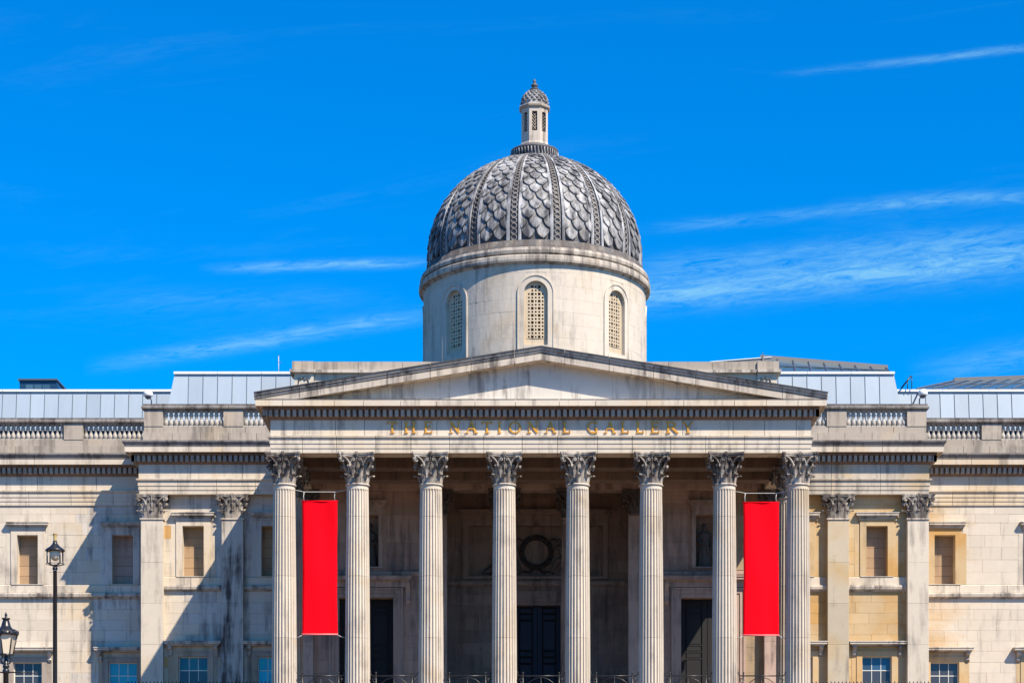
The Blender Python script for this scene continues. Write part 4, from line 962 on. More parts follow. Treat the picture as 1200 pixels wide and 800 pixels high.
# cornice rings and the lead base of the dome
ring_lo = [(RD-.2, 35.36), (RD+.03, 35.36), (RD+.10, 35.44), (7.00, 35.48), (7.03, 35.60), (7.02, 35.80), (6.93, 35.88), (RD-.2, 35.88)]
ring_hi = [(RD-.3, 35.885), (6.80, 35.885), (6.82, 35.95), (6.93, 36.0), (6.96, 36.15), (6.90, 36.32), (6.78, 36.36), (6.4, 36.38)]
for prof, mt, st in ((ring_lo, 'ringstone', 9), (ring_hi, 'ringstone', 11.25)):
    n = int(round(360/st))
    for k in range(n):
        mb = MB(); a = FR+R(st*(k+.5)); arc_seg(mb, [(r, Z(z)) for r, z in prof], a+.0012, a+R(st)-.0012, 4); mb.build('cornice_stone', mt, dome)
mb = MB(); mb.lathe([(6.66, Z(36.36)), (6.66, Z(36.52)), (6.56, Z(36.54)), (6.56, Z(36.84)), (6.44, Z(36.88))], 96, DX, YD); mb.build('lead_base_band', 'leadband', dome)
RS = 6.36; HC = .80; Z0D = Z(36.82); ZC = Z0D+HC
def dsurf(a, s, off=0):
    if s <= HC: r, z, nr, nz = RS, Z0D+s, 1, 0
    else: th = (s-HC)/RS; r, z, nr, nz = RS*math.cos(th), ZC+RS*.94*math.sin(th), math.cos(th), math.sin(th)
    return (DX+(r+off*nr)*math.cos(a), YD+(r+off*nr)*math.sin(a), z+off*nz)
def dr(s): return RS if s <= HC else RS*math.cos((s-HC)/RS)
SMAX = HC+RS*math.acos(1.62/RS)
mb = MB(); N_ = 40; n = 96
prof = []
for i in range(N_+1): p = dsurf(0, SMAX*i/N_); prof.append((p[0]-DX, p[2]))
prof.append((0.05, prof[-1][1]+.25)); mb.lathe(prof, n, DX, YD, caps=False); shell = mb.build('dome_shell', 'darklead', dome)
PA = R(14.9)
def scale_geo(mb, ac, fc, fw, s0, h):
    """shield: centre fc and half width fw as fractions of the panel; tip at s0"""
    rows = [(0, .03, .12), (.07, .30, .125), (.17, .60, .12), (.30, .84, .105), (.46, .96, .085), (1.0, .98, .01)]
    k = min(1, dr(s0)/RS*1.1)
    vs = []; cl = lambda f: max(-.5, min(.5, f))
    for (t, wf, off) in rows:
        for c in (-1, 0, 1):
            f = cl(fc+c*fw*wf*.92); vs.append(dsurf(ac+f*PA, s0+t*h, (off*1.4+(.03 if c == 0 else 0)*(1-t))*max(.45, k)))
    m_ = len(rows); base = len(vs)
    for (t, wf, off) in rows:
        for c in (-1, 1): f = cl(fc+c*fw*wf*.965); vs.append(dsurf(ac+f*PA, s0+t*h, -.02))
    fs = []
    for i in range(m_-1):
        fs += [(i*3, i*3+1, i*3+4, i*3+3), (i*3+1, i*3+2, i*3+5, i*3+4)]
        fs += [(base+i*2, i*3, i*3+3, base+(i+1)*2), (i*3+2, base+i*2+1, base+(i+1)*2+1, i*3+5)]
    fs += [(0, base, base+1, 2, 1)]
    mb.add(vs, fs)
items = []; s0 = .12; row = 0
while s0 < SMAX-.12:
    pitch = max(.20, .625*(dr(s0)/RS)**.85)
    for k in range(16):
        ac = FR+R(22.5*k); da = abs(((22.5*k+180) % 360)-180)
        cells = ((-.25, .25), (.25, .25)) if row % 2 == 0 else ((0, .25), (-.5, .25), (.5, .25))
        for fc, fw in cells: items.append((da > 80, pitch < .30, da*.02+s0, ac, fc, fw, s0, pitch*1.75))
    s0 += pitch*.93; row += 1
items.sort(key=lambda q: q[:3]); rest = MB()
for i, q in enumerate(items):
    if i < 298: mb = MB(); scale_geo(mb, *q[3:]); mb.build('lead_scale', 'domelead', shell)
    else: scale_geo(rest, *q[3:])
stuff(rest.build('small_lead_scales', 'domelead', shell))
for k in range(16):
    ac = FR+R(22.5*k+11.25); hw = R(3.8)
    def strip(f0, f1, off0, off1, n=26):
        mb = MB(); vs = []
        for i in range(n+1):
            s = .0+(SMAX-.0)*i/n
            taper = 1.0
            for f, o_ in ((f0, -.02), (f0, off0), (f1, off1), (f1, -.02)): vs.append(dsurf(ac+f*hw*taper, s, o_*max(.5, dr(s)/RS)))
        mb.add(vs, [(i*4+j, i*4+j+1, (i+1)*4+j+1, (i+1)*4+j) for i in range(n) for j in range(3)]+[(0,1,2,3), (n*4+3, n*4+2, n*4+1, n*4)]); return mb
    rib = strip(-.62, .62, .06, .06).build('rib', 'darklead', dome)
    strip(-1.0, -.62, .15, .17).build('rib_edge', 'riblead', rib); strip(.62, 1.0, .17, .15).build('rib_edge', 'riblead', rib)
    ch = MB(); s = .20
    while s < SMAX-.2:
        rr = .155*(dr(s)/RS); c_ = Vector(dsurf(ac, s, .085)); nrm = (Vector(dsurf(ac, s, 1))-Vector(dsurf(ac, s, 0))).normalized()
        ux = Vector((-math.sin(ac), math.cos(ac), 0)); uz = nrm.cross(ux)
        ch.tube([c_+ux*math.cos(t)*rr*1.05+uz*math.sin(t)*rr for t in [2*math.pi*i/9 for i in range(9)]], .042*max(.5, dr(s)/RS), 4, closed=True)
        s += rr*2.15
    stuff(ch.build('ring_chain', 'ringlead', rib))
# lantern on the dome
tz = dsurf(0, SMAX)[2]
mb = MB(); mb.lathe([(1.75, tz-.18), (1.78, tz-.04), (1.66, tz+.05), (1.46, tz+.08), (1.40, tz+.20), (1.34, tz+.24), (1.36, tz+.62), (1.46, tz+.68), (1.44, tz+.78), (1.22, tz+.83), (1.10, tz+.95), (.95, tz+1.02)], 48, DX, YD)
mb.build('crown_ring', 'darklead', dome)
mb = MB()
for k in range(44):
    a = 2*math.pi*k/44; mb.tube([(DX+1.36*math.cos(a), YD+1.36*math.sin(a), tz+.24), (DX+1.41*math.cos(a), YD+1.41*math.sin(a), tz+.45), (DX+1.43*math.cos(a), YD+1.43*math.sin(a), tz+.64)], .045, 5)
stuff(mb.build('crown_flutes', 'riblead', dome))
for (s_r, rr, nn) in ((SMAX-.05, .09, 40),):
    mb = MB()
    for k in range(nn):
        a = 2*math.pi*k/nn; p = dsurf(a, s_r, .06); mb.ball(p, rr, 6, 4)
    stuff(mb.build('bead_ring', 'darklead', dome))
LB, LT = tz+.88, PZ(124.5, YD-.9)
lan = MB(); ro = .86; a8 = math.pi/8
def octp(r, k): a = FR+a8+k*math.pi/4; return (DX+r*math.cos(a), YD+r*math.sin(a))
zs0, zs1 = PZ(152.5, YD-.85), PZ(129.5, YD-.85)
def oct_ring(mb, r0, r1, z0, z1):
    for k in range(8):
        p, q, u_, v_ = octp(r0, k), octp(r0, k+1), octp(r1, k), octp(r1, k+1)
        mb.add([(*p, z0), (*q, z0), (*v_, z1), (*u_, z1)], [(0,1,2,3)])
oct_ring(lan, ro*1.10, ro*1.03, LB, LB+.25); oct_ring(lan, ro*1.03, ro, LB+.25, LB+.32); oct_ring(lan, ro, ro, LB+.32, zs0); oct_ring(lan, ro, ro, zs1, LT)
for k in range(8):
    p, q = Vector(octp(ro, k)), Vector(octp(ro, k+1)); d = q-p; nin = Vector((DX, YD))-(p+q)/2; nin.normalize()
    for (f0, f1) in ((0, .26), (.74, 1)):
        a, b = p+d*f0, p+d*f1; lan.add([(a.x, a.y, zs0), (b.x, b.y, zs0), (b.x, b.y, zs1), (a.x, a.y, zs1)], [(0,1,2,3)])
        e = b if f0 == 0 else a; e2 = e+nin*.14; lan.add([(e.x, e.y, zs0), (e2.x, e2.y, zs0), (e2.x, e2.y, zs1), (e.x, e.y, zs1)], [(0,1,2,3)])
    a, b = p+d*.26, p+d*.74; a2, b2 = a+nin*.14, b+nin*.14
    for z in (zs0, zs1): lan.add([(a.x, a.y, z), (b.x, b.y, z), (b2.x, b2.y, z), (a2.x, a2.y, z)], [(0,1,2,3)])
lantern = lan.build('lantern', 'moulding', dome, fix=False)
mb = MB(); mb.lathe([(.60, LB), (.60, LT)], 8, DX, YD); mb.build('lantern_core', 'void', lantern)
for k in range(8):
    p, q = Vector(octp(ro, k)), Vector(octp(ro, k+1)); d = q-p; nin = (Vector((DX, YD))-(p+q)/2).normalized()*.10; a, b = p+d*.26+nin, p+d*.74+nin; mb = MB(); n = 6; dz = (zs1-zs0)
    for i in range(-2, n+1):
        for dr_ in (0, 1):
            t0, t1 = i/n, (i+2)/n
            if t0 < 0: continue
            if t1 > 1.01: continue
            u0, u1 = (a, b) if dr_ else (b, a); mb.tube([(u0.x, u0.y, zs0+dz*t0), (u1.x, u1.y, zs0+dz*t1)], .018, 4)
    mb.build('lattice', 'moulding', lantern)
mb = MB(); mb.lathe([(.84, LT), (.90, LT+.03), (.98, LT+.08), (1.0, LT+.17), (.94, LT+.22), (.80, LT+.24)], 8, DX, YD, a0=FR+a8, smooth=False); mb.build('lantern_cornice', 'grey', lantern)
zc = LT+.24; prof = [(.80, zc), (.80, zc+.12), (.76, zc+.16)]+[(.76*math.cos(R(t)), zc+.18+.86*math.sin(R(t))) for t in range(8, 81, 8)]
mb = MB(); mb.lathe(prof, 24, DX, YD); mb.build('cupola', 'domelead', lantern)
mb = MB()
for r_, t in enumerate(range(4, 76, 11)):
    rr = .77*math.cos(R(t)); z = zc+.18+.86*math.sin(R(t)); n = 16
    for k in range(n): a = 2*math.pi*(k+.5*(r_ % 2))/n; mb.ball((DX+rr*math.cos(a), YD+rr*math.sin(a), z), .10*math.cos(R(t))+.02, 5, 4, (1, 1, .8))
stuff(mb.build('cupola_scales', 'domelead', lantern))
z = zc+.18+.84; mb = MB(); mb.lathe([(.16, z), (.30, z+.03), (.30, z+.08), (.14, z+.12), (.09, z+.18), (.20, z+.26), (.22, z+.33), (.12, z+.42), (.06, z+.46), (.11, z+.53), (.09, z+.60), (.02, z+.72)], 12, DX, YD); mb.build('finial', 'darklead', lantern)

# ------------------------------------------------------------------ banners
def banner(xa, xb, ya, yb, ca, cb, label):
    Yb = -.05; x0, x1, z0, z1 = PX(xa, Yb), PX(xb, Yb), PZ(yb, Yb), PZ(ya, Yb)
    t = thing('banner', label, 'banner', ((x0+x1)/2, Yb, z0), 'red banners hung between portico columns')
    mb = MB(); nx, nz = 12, 30; vs = []; th = .02
    for side in (-1, 1):
        for j in range(nz+1):
            for i in range(nx+1):
                u, v = i/nx, j/nz; w = .035*math.sin(u*8+v*2.6+.6)*(1-.35*v)+.03*math.sin(v*8+u*2.5)*(.3+u); 
                vs.append((x0+(x1-x0)*u+.02*math.sin(v*math.pi)*(1-2*u)+.006*math.sin(v*17), Yb+w+side*th/2, z0+(z1-z0)*v))
    o_ = (nx+1)*(nz+1); fs = []
    for j in range(nz):
        for i in range(nx): a = j*(nx+1)+i; fs += [(a, a+1, a+nx+2, a+nx+1), (o_+a+nx+1, o_+a+nx+2, o_+a+1, o_+a)]
    for j in range(nz):
        for i in (0, nx): a = j*(nx+1)+i; fs.append((a, a+nx+1, o_+a+nx+1, o_+a))
    mb.add(vs, fs, True); mb.build('cloth', 'red', t)
    mb = MB(); mb.tube([(x0-.02, Yb, z1), (x1+.02, Yb, z1)], .035, 8); mb.build('top_bar', 'red', t)
    mb = MB(); mb.tube([(x0-.02, Yb, z0+.03), (x1+.02, Yb, z0+.03)], .04, 8); mb.build('bottom_bar', 'redhem', t)
    zr_ = z1+.45; lc, rc = ca+.50, cb-.50
    mb = MB(); mb.tube([(lc, 0, zr_+.10), (lc+.25, -.02, zr_+.06), (x0+.1, Yb, zr_), (x1-.1, Yb, zr_), (rc-.25, -.02, zr_+.06), (rc, 0, zr_+.10)], .016, 5); mb.build('support_wire', 'cord', t)
    for x in (x0+.10, x1-.12):
        mb = MB(); mb.tube([(x, Yb, z1), (x-.03, Yb-.01, (z1+zr_)/2), (x, Yb, zr_)], .018, 5); mb.build('hanging_wire', 'cord', t)
    for x, e in ((x0, ca+.56), (x1, cb-.56)):
        mb = MB(); mb.tube([(x, Yb, z0), (x+(e-x)*.4, Yb, z0-.08), (e, 0, z0-.14)], .018, 5); mb.build('tie_wire', 'cord', t)
banner(354, 395.5, 587, 743.5, COLX[0], COLX[1], 'plain red banner between the two leftmost portico columns')
banner(871, 912.8, 588.5, 744.5, COLX[6], COLX[7], 'plain red banner between the two rightmost portico columns')

# ------------------------------------------------------------------ railings between the columns
ords = ['first gap from the left, under the left red banner', 'second gap from the left', 'third gap from the left', 'middle gap before the central door', 'fifth gap from the left', 'sixth gap from the left, before the right side door', 'last gap on the right, under the right red banner']
def portico_railing(x0, x1, label):
    yr = -.15; zt = PZ(791.3, yr); zb = Z(8.36)
    t = thing('railing', label, 'railing', ((x0+x1)/2, yr, zb), 'iron railings between the portico columns')
    a, b = x0+.13, x1-.13
    mb = MB(); mb.tube([(a, yr, zt), (b, yr, zt)], .032, 6); mb.tube([(a, yr, zt), (a-.05, yr, zt+.05), (a-.10, yr, zt+.15), (a-.06, yr, zt+.20)], .022, 5); mb.tube([(b, yr, zt), (b+.05, yr, zt+.05), (b+.10, yr, zt+.15), (b+.06, yr, zt+.20)], .022, 5); mb.build('top_rail', 'iron', t)
    mb = MB(); mb.tube([(a, yr, zb+.15), (b, yr, zb+.15)], .03, 6); mb.build('bottom_rail', 'iron', t)
    for x in (a+.18, b-.18):
        mb = MB(); mb.tube([(x, yr, zb), (x, yr, zt+.10)], .03, 6); mb.ball((x, yr, zt+.14), .05, 8, 6); mb.build('post', 'iron', t)
    c = (a+b)/2
    for r_ in (.80, .50):
        mb = MB(); mb.tube([(c+r_*math.cos(R(q)), yr, zt-.90+(r_+.02)*math.sin(R(q))) for q in range(0, 361, 15)][:-1], .022, 5, closed=True); mb.build('hoop', 'iron', t)
    mb = MB(); mb.tube([(c, yr, zb+.15), (c, yr, zt)], .02, 5); mb.build('upright', 'iron', t)
    for sg in (-1, 1):
        mb = MB(); mb.tube([(c+sg*(.95+.13*math.cos(R(q))*(1-q/900)), yr, zt-.22+.13*math.sin(R(q))*(1-q/900)) for q in range(0, 600, 30)], .018, 5); mb.build('scroll', 'iron', t)
for k in range(7): portico_railing(COLX[k]+.6, COLX[k+1]-.6, 'black scrolled iron railing in the '+ords[k])
def area_railing(x0, x1, y, label):
    zt = PZ(797.3, y); zb = GZ; ztr = zt-.28
    t = thing('spiked_railing', label, 'railing', ((x0+x1)/2, y, zb), 'spiked railings in front of the blocks')
    for z in (ztr, zb+.35): mb = MB(); mb.box(x0, x1, y-.03, y+.03, z-.03, z+.03); mb.build('rail', 'iron', t)
    n = int((x1-x0)/.19)
    bar = MB(); H_ = zt-zb; bar.tube([(0, 0, 0), (0, 0, H_-.16)], .016, 5); bar.lathe([(.016, H_-.16), (.038, H_-.12), (.02, H_-.03), (.002, H_)], 6); me = bar.mesh('spiked_bar', 'iron')
    for k in range(n+1): link('spiked_bar', me, t, (x0+(x1-x0)*k/n, y, zb))
area_railing(PX(150, 7.0), XL-.4, 7.0, 'low black spiked railing along the bottom left of the portico')
area_railing(XR+.4, PX(1088, 7.0), 7.0, 'low black spiked railing along the bottom right of the portico')

# ------------------------------------------------------------------ street lamps on the terrace
def lamp_globe():
    Y = -41.0; s = (D+Y)/F; x = PX(64.5, Y); zz = lambda p: PZ(p, Y)
    t = thing('street_lamp', 'tall slim black street lamp with round globe and brass chimney, against the far left wing', 'street lamp', (x, Y, GZ), 'street lamps')
    mb = MB(); mb.lathe([(.16, GZ), (.16, GZ+.5), (.10, GZ+.6), (.075, GZ+1.5), (.058, zz(668)), (.075, zz(667)), (.075, zz(664.5)), (.045, zz(664)), (.045, zz(661))], 14, x, Y); mb.build('post', 'iron', t)
    mb = MB(); mb.lathe([(.055, zz(668.5)), (.06, zz(668)), (.06, zz(665.5)), (.05, zz(665))], 12, x, Y); mb.build('collar', 'white', t)
    r = 9.6*s; fr = []
    mb = MB()
    for k in range(4):
        a = R(45+90*k); px_, py_ = x+r*math.cos(a)*1.1, Y+r*math.sin(a)*1.1
        mb.tube([(x, Y, zz(663.5)), (x+(px_-x)*.55, Y+(py_-Y)*.55, zz(661.5)), (px_, py_, zz(660.2)), (px_, py_, zz(645))], .022, 6)
    mb.lathe([(r*1.12, zz(661)), (r*1.16, zz(660.6)), (r*1.12, zz(660.2)), (r*1.06, zz(660.6))], 20, x, Y, caps=False); mb.build('lantern_frame', 'iron', t)
    mb = MB(); mb.lathe([(11*s, zz(645.6)), (11.5*s, zz(645)), (11.3*s, zz(644)), (9.5*s, zz(642.5)), (6*s, zz(640)), (3.2*s, zz(637)), (2.4*s, zz(635)), (2.4*s, zz(633.5))], 24, x, Y); mb.build('roof', 'iron', t)
    mb = MB(); mb.lathe([(1.8*s, zz(633.8)), (2.1*s, zz(632)), (1.9*s, zz(629)), (2.2*s, zz(627)), (2.9*s, zz(625.2))], 14, x, Y); mb.build('chimney', 'brass', t)
    mb = MB(); mb.lathe([(5.2*s, zz(644.8)), (6.0*s, zz(648)), (5.7*s, zz(651.5)), (4.2*s, zz(655)), (2*s, zz(656.6)), (.2*s, zz(657))], 20, x, Y); mb.build('globe', 'lampglass', t)
def lamp_taper():
    Y = -41.0; s = (D+Y)/F; x = PX(7.0, Y); zz = lambda p: PZ(p, Y)
    t = thing('street_lamp', 'shorter black street lamp with tapered glass lantern cut by the left edge', 'street lamp', (x, Y, GZ), 'street lamps')
    mb = MB(); mb.lathe([(.18, GZ), (.18, GZ+.6), (.11, GZ+.7), (.085, GZ+1.8), (.075, zz(789)), (.10, zz(788)), (.10, zz(784.5)), (.06, zz(783)), (.095, zz(781.5)), (.095, zz(779)), (.055, zz(778)), (.055, zz(768))], 14, x, Y); mb.build('post', 'iron', t)
    mb = MB(); mb.tube([(x-.62, Y, zz(787.2)), (x+.40, Y, zz(787.2)), (x+.62, Y, zz(787.6))], .022, 6); mb.tube([(x+.62, Y, zz(787.6)), (x+.95, Y, zz(789))], .010, 5); mb.build('ladder_bar', 'iron', t)
    mb = MB()
    for sg in (-1, 1): mb.tube([(x, Y, zz(779)), (x+sg*.12, Y, zz(776)), (x+sg*.16, Y, zz(772)), (x+sg*.08, Y, zz(769)), (x+sg*.14, Y, zz(767))], .02, 6)
    mb.build('scroll_bracket', 'iron', t)
    rb, rt, zb, zt = 7.0*s*1.12, 11.6*s*1.12, zz(766.5), zz(743.5); a6 = R(30)
    mb = MB(); cor = []
    for k in range(6):
        a = a6+R(60*k)-R(14); p = (x+rb*math.cos(a), Y+rb*math.sin(a), zb); q = (x+rt*math.cos(a), Y+rt*math.sin(a), zt); cor.append((p, q)); mb.tube([p, q], .018, 5)
    mb.lathe([(rb*1.08, zb-.03), (rb*1.12, zb), (rb*1.0, zb+.02)], 6, x, Y, a0=a6-R(14)); mb.build('lantern_frame', 'iron', t)
    for k in range(6):
        (p, q), (p2, q2) = cor[k], cor[(k+1) % 6]; c = Vector((x, Y, 0)); mb = MB()
        vs = [Vector(p), Vector(p2), Vector(q2), Vector(q)]; ins = [v+(Vector((x, Y, v.z))-v)*.05 for v in vs]; ins2 = [v+(Vector((x, Y, v.z))-v)*.08 for v in vs]
        mb.add(ins+ins2, [(0,1,2,3), (7,6,5,4), (0,4,5,1), (1,5,6,2), (2,6,7,3), (3,7,4,0)]); mb.build('lantern_pane', 'lampglass', t)
    mb = MB(); mb.lathe([(14*s, zz(744)), (14.6*s, zz(743)), (14*s, zz(741)), (12*s, zz(737.5)), (7.5*s, zz(736)), (5.5*s, zz(733)), (4.2*s, zz(728)), (3.4*s, zz(725.5)), (4.8*s, zz(725)), (4.8*s, zz(723.8)), (1.6*s, zz(723.4)), (1.3*s, zz(721.5)), (1.7*s, zz(720)), (.9*s, zz(718)), (.1*s, zz(715.8))], 24, x, Y); mb.build('roof', 'iron', t)
    for k in range(12):
        a = R(30*k); mb = MB(); mb.ball((x+14*s*math.cos(a), Y+14*s*math.sin(a), zz(741)), .035, 6, 5, (1, 1, 1.8)); mb.build('roof_finial', 'iron', t)
lamp_globe(); lamp_taper()

# ------------------------------------------------------------------ roof-top things
def cctv(px, py, Y, sg, label, arm=False):
    x, z = PX(px, Y), PZ(py, Y)
    t = thing('security_camera', label, 'security camera', (x+sg*.1, Y, Z(25.48)), 'dome security cameras on the parapet')
    mb = MB(); mb.tube([(x+sg*.18, Y+.05, Z(25.47)), (x+sg*.17, Y+.05, z-.25), (x+sg*.10, Y, z-.10), (x, Y, z-.06)], .035, 6); mb.build('bracket', 'steel', t)
    mb = MB(); mb.lathe([(.08, z+.28), (.18, z+.25), (.25, z+.14), (.26, z-.02), (.22, z-.06)], 16, x, Y); mb.build('housing', 'camera', t)
    mb = MB(); mb.ball((x, Y, z-.08), .17, 12, 8, (1, 1, .8)); mb.build('lens_dome', 'steel', t)
    if arm: mb = MB(); mb.tube([(x-.55, Y+.1, Z(25.47)), (x-.22, Y+.1, z+.15)], .04, 6); mb.build('stay', 'steel', t)
cctv(173.5, 463, 10.35, 1, 'small white dome camera on the pedestal at the left end of the left parapet')
cctv(1081.5, 462, 10.35, -1, 'small white dome camera on the pedestal at the right end of the right parapet', True)
# aerial
Y = 15.0; x = PX(326.5, Y); t = thing('aerial', 'thin aerial mast on the lead roof left of the attic', 'aerial', (x, Y, Z(27.9)))
mb = MB(); mb.tube([(x, Y, Z(27.8)), (x, Y, PZ(417, Y))], .02, 5); mb.build('mast', 'cord', t)
mb = MB(); mb.tube([(x-.08, Y, PZ(424.5, Y)), (x+.14, Y, PZ(424.5, Y))], .022, 5); mb.ball((x, Y, PZ(416.5, Y)), .035, 6, 4); mb.build('head', 'steel', t)
# dark glazed monitor above the left wing
Y = 26.0; z0 = Z(26.5)
def P3(px, py, Y_=Y): return (PX(px, Y_), PZ(py, Y_))
x0, x1 = PX(23, Y), PX(66, Y); zt = PZ(444.5, Y)
t = thing('roof_monitor', 'dark blue glazed box rising above the roof of the left wing', 'roof monitor', ((x0+x1)/2, Y, z0))
M['monitor'] = plain('dark_blue_cladding', (0.012, 0.045, 0.10), 0.35, 0, 0.3, 1.0)
mb = MB(); mb.prism([(x0, z0), (x1+1.1, z0), (x1, zt-.08), (x0, zt-.08)], Y, Y+6); mb.build('housing', 'monitor', t)
mb = MB(); mb.box(x0-.08, x1+.08, Y-.12, Y+6.1, zt-.075, zt+.03); mb.build('roof_edge', 'steel', t)
for k in range(3):
    a, b = x0+.35+(x1-x0-.7)*k/3, x0+.35+(x1-x0-.7)*(k+1)/3; mb = MB(); mb.box(a+.03, b-.03, Y-.03, Y-.002, z0+.3, zt-.32); mb.build('pane', 'skyglass', t)

# glazed skylights on the right
def skylight(px0, px1, pxp, ybase, ytop, yend, Yf, Yb, label, n, lowleft):
    """front slope of panes between a gutter and a ridge"""
    t = thing('skylight', label, 'skylight', (PX((px0+px1)/2, Yf), Yf, Z(27.5)), 'glazed skylights on the right roofs')
    zb = PZ(ybase, Yf); xa, xb = PX(px0, Yf), PX(px1, Yf)
    def ztop(x):
        px = 600+x*F/(D+Yb); f = (px-pxp[0])/(pxp[1]-pxp[0]); return PZ(ytop+(yend-ytop)*max(0, min(1, f)), Yb)
    ta, tb = PX(pxp[0], Yb), PX(pxp[1], Yb)
    mb = MB(); mb.box(xa, xb, Yf, Yb+4, Z(26.8), zb); mb.build('kerb', 'steel', t)
    for k in range(n):
        b0, b1 = xa+(xb-xa)*k/n, xa+(xb-xa)*(k+1)/n; t0, t1 = ta+(tb-ta)*k/n, ta+(tb-ta)*(k+1)/n; g_ = .05
        v = [(b0+g_, Yf, zb), (b1-g_, Yf, zb), (t1-g_, Yb, ztop(t1)), (t0+g_, Yb, ztop(t0))]; v2 = [(p[0], p[1]+.02, p[2]-.04) for p in v]
        mb = MB(); mb.add(v+v2, [(0,1,2,3), (7,6,5,4), (0,4,5,1), (1,5,6,2), (2,6,7,3), (3,7,4,0)]); mb.build('pane', 'skyglass', t)
    for k in range(n+1):
        b0, t0 = xa+(xb-xa)*k/n, ta+(tb-ta)*k/n
        mb = MB(); mb.tube([(b0, Yf-.03, zb), (t0, Yb-.03, ztop(t0)+.02)], .055, 4, False); mb.build('glazing_bar', 'steel', t)
    for f in (.5,):
        mb = MB(); mb.tube([(xa+(ta-xa)*f, Yf+(Yb-Yf)*f-.04, zb+(ztop(ta)-zb)*f), (xb+(tb-xb)*f, Yf+(Yb-Yf)*f-.04, zb+(ztop(tb)-zb)*f)], .05, 4, False); mb.build('purlin', 'steel', t)
    mb = MB(); mb.add([(ta-.1, Yb-.12, ztop(ta)-.06), (tb+.1, Yb-.12, ztop(tb)-.06), (tb+.1, Yb-.12, ztop(tb)+.16), (ta-.1, Yb-.12, ztop(ta)+.16), (ta-.1, Yb+4, ztop(ta)-.06), (tb+.1, Yb+4, ztop(tb)-.06), (tb+.1, Yb+4, ztop(tb)+.16), (ta-.1, Yb+4, ztop(ta)+.16)],
        [(0,1,2,3), (3,2,6,7), (0,3,7,4), (1,5,6,2), (4,7,6,5), (0,4,5,1)]); mb.build('ridge', 'roofedge', t)
M['roofedge'] = plain('dull_grey_roof_edge', (0.17, 0.16, 0.15), 0.5)
skylight(895, 1044, (893, 1038), 437, 419.5, 431.5, 15.2, 18.5, 'long glazed skylight behind the right end of the attic wall', 8, False)
skylight(1074, 1262, (1120, 1280), 455.5, 446, 440.5, 20.0, 24.0, 'low glazed skylight above the roof at the far right edge', 10, True)
# pale coping slope rising behind the attic to the skylight
Y = 14.5; t = thing('roof_slope', 'thin pale hipped roof edge behind the right pier of the attic', 'roof', (PX(870, Y), Y, Z(27)))
mb = MB(); mb.prism([(PX(832, Y), PZ(426, Y)), (PX(900, Y), PZ(426, Y)), (PX(904, Y), PZ(418.7, Y)), (PX(890, Y), PZ(419.2, Y)), (PX(832, Y), PZ(424.3, Y))], Y, Y+4); mb.build('slope', 'roofedge', t)
mb = MB(); mb.add([(PX(832, Y), Y-.05, PZ(424.3, Y)), (PX(904, Y), Y-.05, PZ(418.7, Y)), (PX(904, Y), Y-.05, PZ(417.9, Y)), (PX(832, Y), Y-.05, PZ(423.5, Y)), (PX(832, Y), Y+4, PZ(424.3, Y)), (PX(904, Y), Y+4, PZ(418.7, Y)), (PX(904, Y), Y+4, PZ(417.9, Y)), (PX(832, Y), Y+4, PZ(423.5, Y))], [(0,1,2,3), (3,2,6,7), (0,3,7,4), (1,5,6,2), (4,7,6,5), (0,4,5,1)]); mb.build('slope_edge', 'ridge', t)
# access ladder rail on the right roof step
Y = 17.0; t = thing('roof_handrail', 'thin dark slanting handrail on the roof step right of the skylight', 'handrail', (PX(1062, Y), Y, Z(27.9)))
mb = MB(); mb.tube([(PX(1056, Y), Y, PZ(455, Y)), (PX(1067.5, Y), Y, PZ(440.5, Y))], .05, 6); mb.build('rail', 'iron', t)
for px, py in ((1063.5, 446), (1068.5, 440.5)):
    mb = MB(); mb.tube([(PX(px, Y), Y, PZ(456, Y)), (PX(px, Y), Y, PZ(py, Y))], .025, 5); mb.build('post', 'iron', t)

